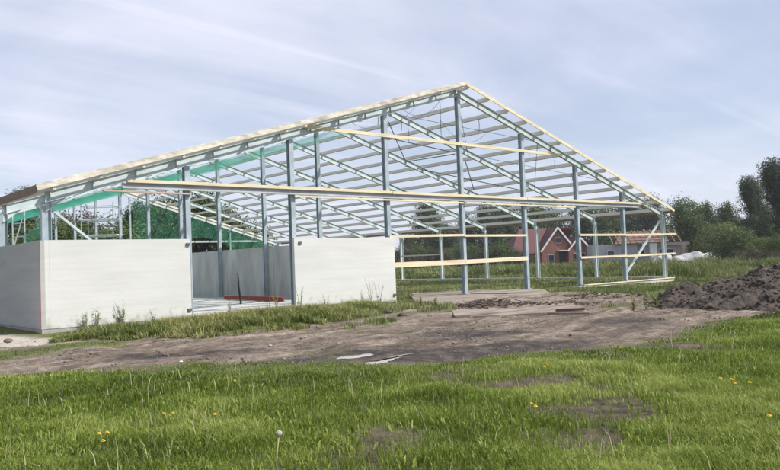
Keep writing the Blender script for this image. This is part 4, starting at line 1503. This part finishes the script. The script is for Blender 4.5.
def gable_block(L, root, u0, u1, w0, w1, ze, zr, wallm, roofm, ov=.35, barge=True, front_only=False):
    um = (u0 + u1) / 2
    MB().prism([L(u0, w0, -.3), L(u1, w0, -.3), L(u1, w0, ze), L(um, w0, zr - .12), L(u0, w0, ze)], tuple(np.array(L(0, w1 - w0, 0)) - np.array(L(0, 0, 0)))).build('wall', wallm, root)
    sl_ = (zr - ze) / (um - u0)
    for s, (ua) in ((-1, u0 - ov), (1, u1 + ov)):
        za = ze - sl_ * ov
        P_ = [L(ua, w0 - .4, za), L(um, w0 - .4, zr), L(um, w0 - .4, zr + .18), L(ua, w0 - .4, za + .18)]
        MB().prism(P_, tuple(np.array(L(0, w1 - w0 + .8, 0)) - np.array(L(0, 0, 0)))).build('roof', roofm, root)
        if barge:
            MB().bar(L(ua, w0 - .46, za + .06), L(um + s * .03, w0 - .46, zr + .06), .08, .32).build('barge_board', MT['white_paint'], root)


# main range: ridge parallel to the viewer
MB().prism([L(-7.0, 2, -.3), L(7.0, 2, -.3), L(7.0, 2, 2.6), L(-7.0, 2, 2.6)], tuple(np.array(L(0, 9, 0)) - np.array(L(0, 0, 0)))).build('wall', MT['brick'], house)
mb = MB()
for s in (0, 1):
    w_e = 1.5 if s == 0 else 11.5
    Pq = [L(-7.6, w_e, 2.3), L(1.8 if s == 0 else 7.4, w_e, 2.3), L(1.8 if s == 0 else 7.4, 6.5, 7.6), L(-4.2, 6.5, 7.6)]
    mb.prism(Pq, (0, 0, .2))
mb.build('roof', MT['red_tile'], house)
MB().prism([L(-7.6, 1.5, 2.3), L(-4.2, 6.5, 7.6), L(-7.6, 11.5, 2.3)], (0, 0, .19)).build('hip_roof', MT['red_tile'], house)
gable_block(L, house, -1.6, 5.2, 0, 6.5, 3.1, 7.5, MT['brick'], MT['red_tile'])
gable_block(L, house, 3.6, 8.0, -1.2, 4, 3.0, 5.5, MT['brick'], MT['red_tile'], ov=.3)


def window(L, root, u, w, z, a, b):
    f = MB()
    f.prism([L(u - a / 2, w, z - b / 2), L(u + a / 2, w, z - b / 2), L(u + a / 2, w, z + b / 2), L(u - a / 2, w, z + b / 2)], tuple(np.array(L(0, -.06, 0)) - np.array(L(0, 0, 0))))
    fr = f.build('window', MT['white_paint'], root)
    m2 = MB()
    a -= .14; b -= .14
    m2.prism([L(u - a / 2, w - .065, z - b / 2), L(u + a / 2, w - .065, z - b / 2), L(u + a / 2, w - .065, z + b / 2), L(u - a / 2, w - .065, z + b / 2)], tuple(np.array(L(0, -.02, 0)) - np.array(L(0, 0, 0))))
    pn = m2.build('pane', MT['glass'], root)
    mw = fr.matrix_world.copy()
    pn.parent = fr
    pn.location = (0, 0, 0)
    return fr


window(L, house, 1.9, 0, 5.0, 1.3, 1.2)
window(L, house, 5.8, -1.2, 1.6, 2.4, 1.3)
window(L, house, .3, 0, 1.5, 1.2, 1.3)
window(L, house, -4.5, 2, 1.5, 1.6, 1.1)
MB().prism([L(2.0, -.05, -.1), L(3.4, -.05, -.1), L(3.4, -.05, 2.7), L(2.0, -.05, 2.7)], tuple(np.array(L(0, .04, 0)) - np.array(L(0, 0, 0)))).build('door', MT['glass'], house)
MB().prism([L(1.6, -1.4, 2.75), L(3.6, -1.4, 2.75), L(3.6, -1.4, 2.95), L(1.6, -1.4, 2.95)], tuple(np.array(L(0, 1.35, 0)) - np.array(L(0, 0, 0)))).build('porch_roof', MT['white_paint'], house)

L2 = Loc(640, 140, -.10)
h2 = empty('unfinished_house', tuple(L2.o), 'grey block house with a half tiled brown roof and a pinkish flat annex', 'house')
k2 = 140 / F_PX


def U(px): return (px - 640) * k2


wv = lambda d: tuple(np.array(L2(0, d, 0)) - np.array(L2(0, 0, 0)))
MB().prism([L2(U(594), 0, -.3), L2(U(638), 0, -.3), L2(U(638), 0, 3.4), L2(U(594), 0, 3.6)], wv(7)).build('wall', MT['house_grey'], h2)
MB().prism([L2(U(638) + .01, .8, -.3), L2(U(650), .8, -.3), L2(U(650), .8, 3.2), L2(U(638) + .01, .8, 3.2)], wv(6)).build('wall', MT['house_grey'], h2)
o = MB().prism([L2(U(650), -.3, -.3), L2(U(657), -.3, -.3), L2(U(657), -.3, 3.7), L2(U(653), -.3, 4.1), L2(U(650), -.3, 3.6)], wv(6)).build('wall', MT['white_paint'], h2)
o['label'] = 'white painted end wall'
MB().prism([L2(U(657) + .01, .3, -.3), L2(U(687), .3, -.3), L2(U(687), .3, 3.0), L2(U(657) + .01, .3, 3.0)], wv(6)).build('wall', MT['house_pink'], h2)
MB().prism([L2(U(655), 0, 3.0), L2(U(689), 0, 3.0), L2(U(689), 0, 3.55), L2(U(655), 0, 3.55)], wv(6.6)).build('flat_roof', MT['house_pink'], h2)
# tiled slope with bare rafters at the left part
MB().prism([L2(U(616), -.4, 3.5), L2(U(668), -.4, 3.6), L2(U(666), 4.2, 5.9), L2(U(626), 4.2, 5.9)], (0, 0, .15)).build('roof', MT['brown_tile'], h2)
mb = MB()
for i in range(12):
    u = U(614 + i * 6)
    mb.bar(L2(u, -.6, 3.62), L2(u, 4.2, 6.15), .14, .14)
for j in range(4):
    mb.bar(L2(U(612), .2 + j * 1.1, 4.15 + j * .58), L2(U(682), .2 + j * 1.1, 4.15 + j * .58), .10, .12)
mb.build('roof_battens', MT['brown_board'], h2)
window(L2, h2, U(643.5), .8, 1.7, .9, 1.4)
window(L2, h2, U(662), .3, 1.6, 1.0, 1.7)
window(L2, h2, U(670), .3, 1.6, 1.3, 1.5)
window(L2, h2, U(612), 0, 1.9, 1.3, 1.2)
MB().prism([L2(U(681), -.1, -.3), L2(U(685), -.1, -.3), L2(U(685), -.1, 3.0), L2(U(681), -.1, 3.0)], wv(.35)).build('pillar', MT['house_pink'], h2)

# white sheeted heaps
HL = ['white sheeted heap below the white end wall', 'white sheeted heap at the foot of the pinkish annex', 'white sheeted heap right of the annex, left one',
      'largest white sheeted heap right of the annex', 'small white sheeted heap at the right end of the row']
for i, (px, py, w, h) in enumerate([(664, 262, 2.0, 1.35), (678, 262, 1.6, 1.2), (694, 262, 2.6, 1.5), (708, 262, 2.8, 1.5), (721, 261, 1.7, 1.3)]):
    gp = ground_at(px, 118, 0)
    bm = bmesh.new(); bmesh.ops.create_icosphere(bm, subdivisions=4, radius=1)
    for v in bm.verts:
        k = 1 + .55 * (vnoise(v.co.x * 1.0 + i * 9, v.co.y + v.co.z * 1.3, .7) - .5) + .3 * (vnoise(v.co.x * 3 + i * 5, v.co.y * 2 + v.co.z * 4, .8) - .5)
        v.co = Vector((v.co.x * w * k, v.co.y * w * .7 * k, max(-.1, v.co.z * h * k)))
    me = bpy.data.meshes.new('sheeted_heap'); bm.to_mesh(me); bm.free(); me.materials.append(MT['tarp'])
    o = bpy.data.objects.new('sheeted_heap', me); col.objects.link(o); o.location = (gp[0], gp[1], 0)
    o.rotation_euler[2] = random.random() * 3
    tag(o, HL[i], 'covered heap', 'white sheeted heaps by the unfinished house')

# long low shed with pale roof behind the shrubs
L3 = Loc(765, 128, .0)
sh = empty('long_shed', tuple(L3.o), 'long low shed with a pale grey roof behind the right shrubs', 'shed')
wv3 = lambda d: tuple(np.array(L3(0, d, 0)) - np.array(L3(0, 0, 0)))
MB().prism([L3(-5, 0, -.3), L3(16, 0, -.3), L3(16, 0, 3.4), L3(-5, 0, 3.4)], wv3(8)).build('wall', MT['house_grey'], sh)
MB().prism([L3(-5.4, -.5, 3.35), L3(16.4, -.5, 3.35), L3(16.4, 4, 4.3), L3(-5.4, 4, 4.3)], (0, 0, .15)).build('roof', MT['grey_roof'], sh)
MB().prism([L3(-5.4, 8.5, 3.35), L3(16.4, 8.5, 3.35), L3(16.4, 4.01, 4.3), L3(-5.4, 4.01, 4.3)], (0, 0, .15)).build('roof', MT['grey_roof'], sh)

# ------------------------------------------------------------------ summer air
hz = MB().box(-420, 560, -330, 640, -4, 40).build('haze', MT['glass'])
hm_ = bpy.data.materials.new('haze_air'); hm_.use_nodes = True
hnt = hm_.node_tree
for n_ in list(hnt.nodes):
    if n_.type != 'OUTPUT_MATERIAL': hnt.nodes.remove(n_)
pv = hnt.nodes.new('ShaderNodeVolumePrincipled')
pv.inputs['Color'].default_value = (.86, .90, 1.0, 1)
pv.inputs['Density'].default_value = 0.00026
hnt.links.new(pv.outputs[0], hnt.nodes['Material Output'].inputs['Volume'])
hz.data.materials.clear(); hz.data.materials.append(hm_)
hz['kind'] = 'stuff'; hz['label'] = 'thin summer haze over the site'; hz['category'] = 'haze'

# ------------------------------------------------------------------ light and sky
EL, = (math.radians(47),)
sd_ = np.array([0.62, -0.785]); sd_ /= np.linalg.norm(sd_)
sun_d = bpy.data.lights.new('sun', 'SUN')
sun_d.energy = 4.7; sun_d.angle = math.radians(.6); sun_d.color = (1.0, .955, .89)
sun = bpy.data.objects.new('sun', sun_d); col.objects.link(sun)
sv = Vector((sd_[0] * math.cos(EL), sd_[1] * math.cos(EL), math.sin(EL)))
sun.rotation_euler = sv.to_track_quat('Z', 'Y').to_euler()
sun.location = (0, -40, 60)

W = bpy.data.worlds.new('World'); scene.world = W; W.use_nodes = True
nt = W.node_tree
bg = nt.nodes['Background']
sky = nt.nodes.new('ShaderNodeTexSky'); sky.sky_type = 'NISHITA'; sky.sun_disc = False
sky.sun_elevation = EL
sky.sun_rotation = math.atan2(sd_[0], sd_[1])
sky.air_density = 1.0; sky.dust_density = 1.0; sky.ozone_density = 3.5
tc = nt.nodes.new('ShaderNodeTexCoord')
sep = nt.nodes.new('ShaderNodeSeparateXYZ'); nt.links.new(tc.outputs['Generated'], sep.inputs[0])
# project the direction onto a cloud layer
add = nt.nodes.new('ShaderNodeMath'); add.operation = 'ADD'; add.inputs[1].default_value = .12
nt.links.new(sep.outputs['Z'], add.inputs[0])
mx_ = nt.nodes.new('ShaderNodeMath'); mx_.operation = 'MAXIMUM'; mx_.inputs[1].default_value = .02
nt.links.new(add.outputs[0], mx_.inputs[0])
dv = nt.nodes.new('ShaderNodeVectorMath'); dv.operation = 'DIVIDE'
cmb = nt.nodes.new('ShaderNodeCombineXYZ')
for i in range(3): nt.links.new(mx_.outputs[0], cmb.inputs[i])
nt.links.new(tc.outputs['Generated'], dv.inputs[0]); nt.links.new(cmb.outputs[0], dv.inputs[1])


def cl_noise(scale, rot, sc, detail, dist):
    mp = nt.nodes.new('ShaderNodeMapping'); mp.inputs['Rotation'].default_value = (0, 0, rot); mp.inputs['Scale'].default_value = sc
    nt.links.new(dv.outputs[0], mp.inputs['Vector'])
    n = nt.nodes.new('ShaderNodeTexNoise'); n.inputs['Scale'].default_value = scale; n.inputs['Detail'].default_value = detail
    n.inputs['Roughness'].default_value = .55; n.inputs['Distortion'].default_value = dist
    nt.links.new(mp.outputs['Vector'], n.inputs['Vector'])
    return n.outputs['Fac']


n1 = cl_noise(.55, .5, (1, 1, 0.2), 6, .6)
n2 = cl_noise(.8, -.35, (.6, 2.2, 0.2), 6, .8)
ad = nt.nodes.new('ShaderNodeMath'); ad.operation = 'MULTIPLY_ADD'; ad.inputs[1].default_value = .40
nt.links.new(n2, ad.inputs[0]); nt.links.new(n1, ad.inputs[2])
n3 = cl_noise(1.3, -.75, (.35, 3.0, 0.2), 10, .7)
m3 = nt.nodes.new('ShaderNodeMapRange'); m3.interpolation_type = 'SMOOTHSTEP'
m3.inputs[1].default_value = .50; m3.inputs[2].default_value = .78; m3.inputs[3].default_value = 0; m3.inputs[4].default_value = .17
nt.links.new(n3, m3.inputs[0])
mr = nt.nodes.new('ShaderNodeMapRange'); mr.interpolation_type = 'SMOOTHSTEP'
mr.inputs[1].default_value = .50; mr.inputs[2].default_value = .95; mr.inputs[3].default_value = .42; mr.inputs[4].default_value = .95
nt.links.new(ad.outputs[0], mr.inputs[0])
mixc = nt.nodes.new('ShaderNodeMix'); mixc.data_type = 'RGBA'
mixc.inputs['B'].default_value = (7.0, 7.2, 8.4, 1)
mh = nt.nodes.new('ShaderNodeMapRange'); mh.interpolation_type = 'SMOOTHSTEP'
mh.inputs[1].default_value = -.02; mh.inputs[2].default_value = .26; mh.inputs[3].default_value = .88; mh.inputs[4].default_value = .0
nt.links.new(sep.outputs['Z'], mh.inputs[0])
mxh = nt.nodes.new('ShaderNodeMath'); mxh.operation = 'MAXIMUM'
ad3 = nt.nodes.new('ShaderNodeMath'); ad3.operation = 'ADD'; ad3.use_clamp = True
nt.links.new(mr.outputs[0], ad3.inputs[0]); nt.links.new(m3.outputs[0], ad3.inputs[1])
nt.links.new(ad3.outputs[0], mxh.inputs[0]); nt.links.new(mh.outputs[0], mxh.inputs[1])
nt.links.new(mxh.outputs[0], mixc.inputs['Factor']); nt.links.new(sky.outputs[0], mixc.inputs['A'])
nt.links.new(mixc.outputs['Result'], bg.inputs['Color'])
bg.inputs['Strength'].default_value = 0.10

scene.view_settings.view_transform = 'Standard'
scene.view_settings.look = 'None'
scene.view_settings.exposure = 0.33
scene.view_settings.gamma = 1
scene.view_settings.use_curve_mapping = False
scene.render.engine = 'CYCLES'
scene.cycles.max_bounces = 6
scene.cycles.transparent_max_bounces = 12
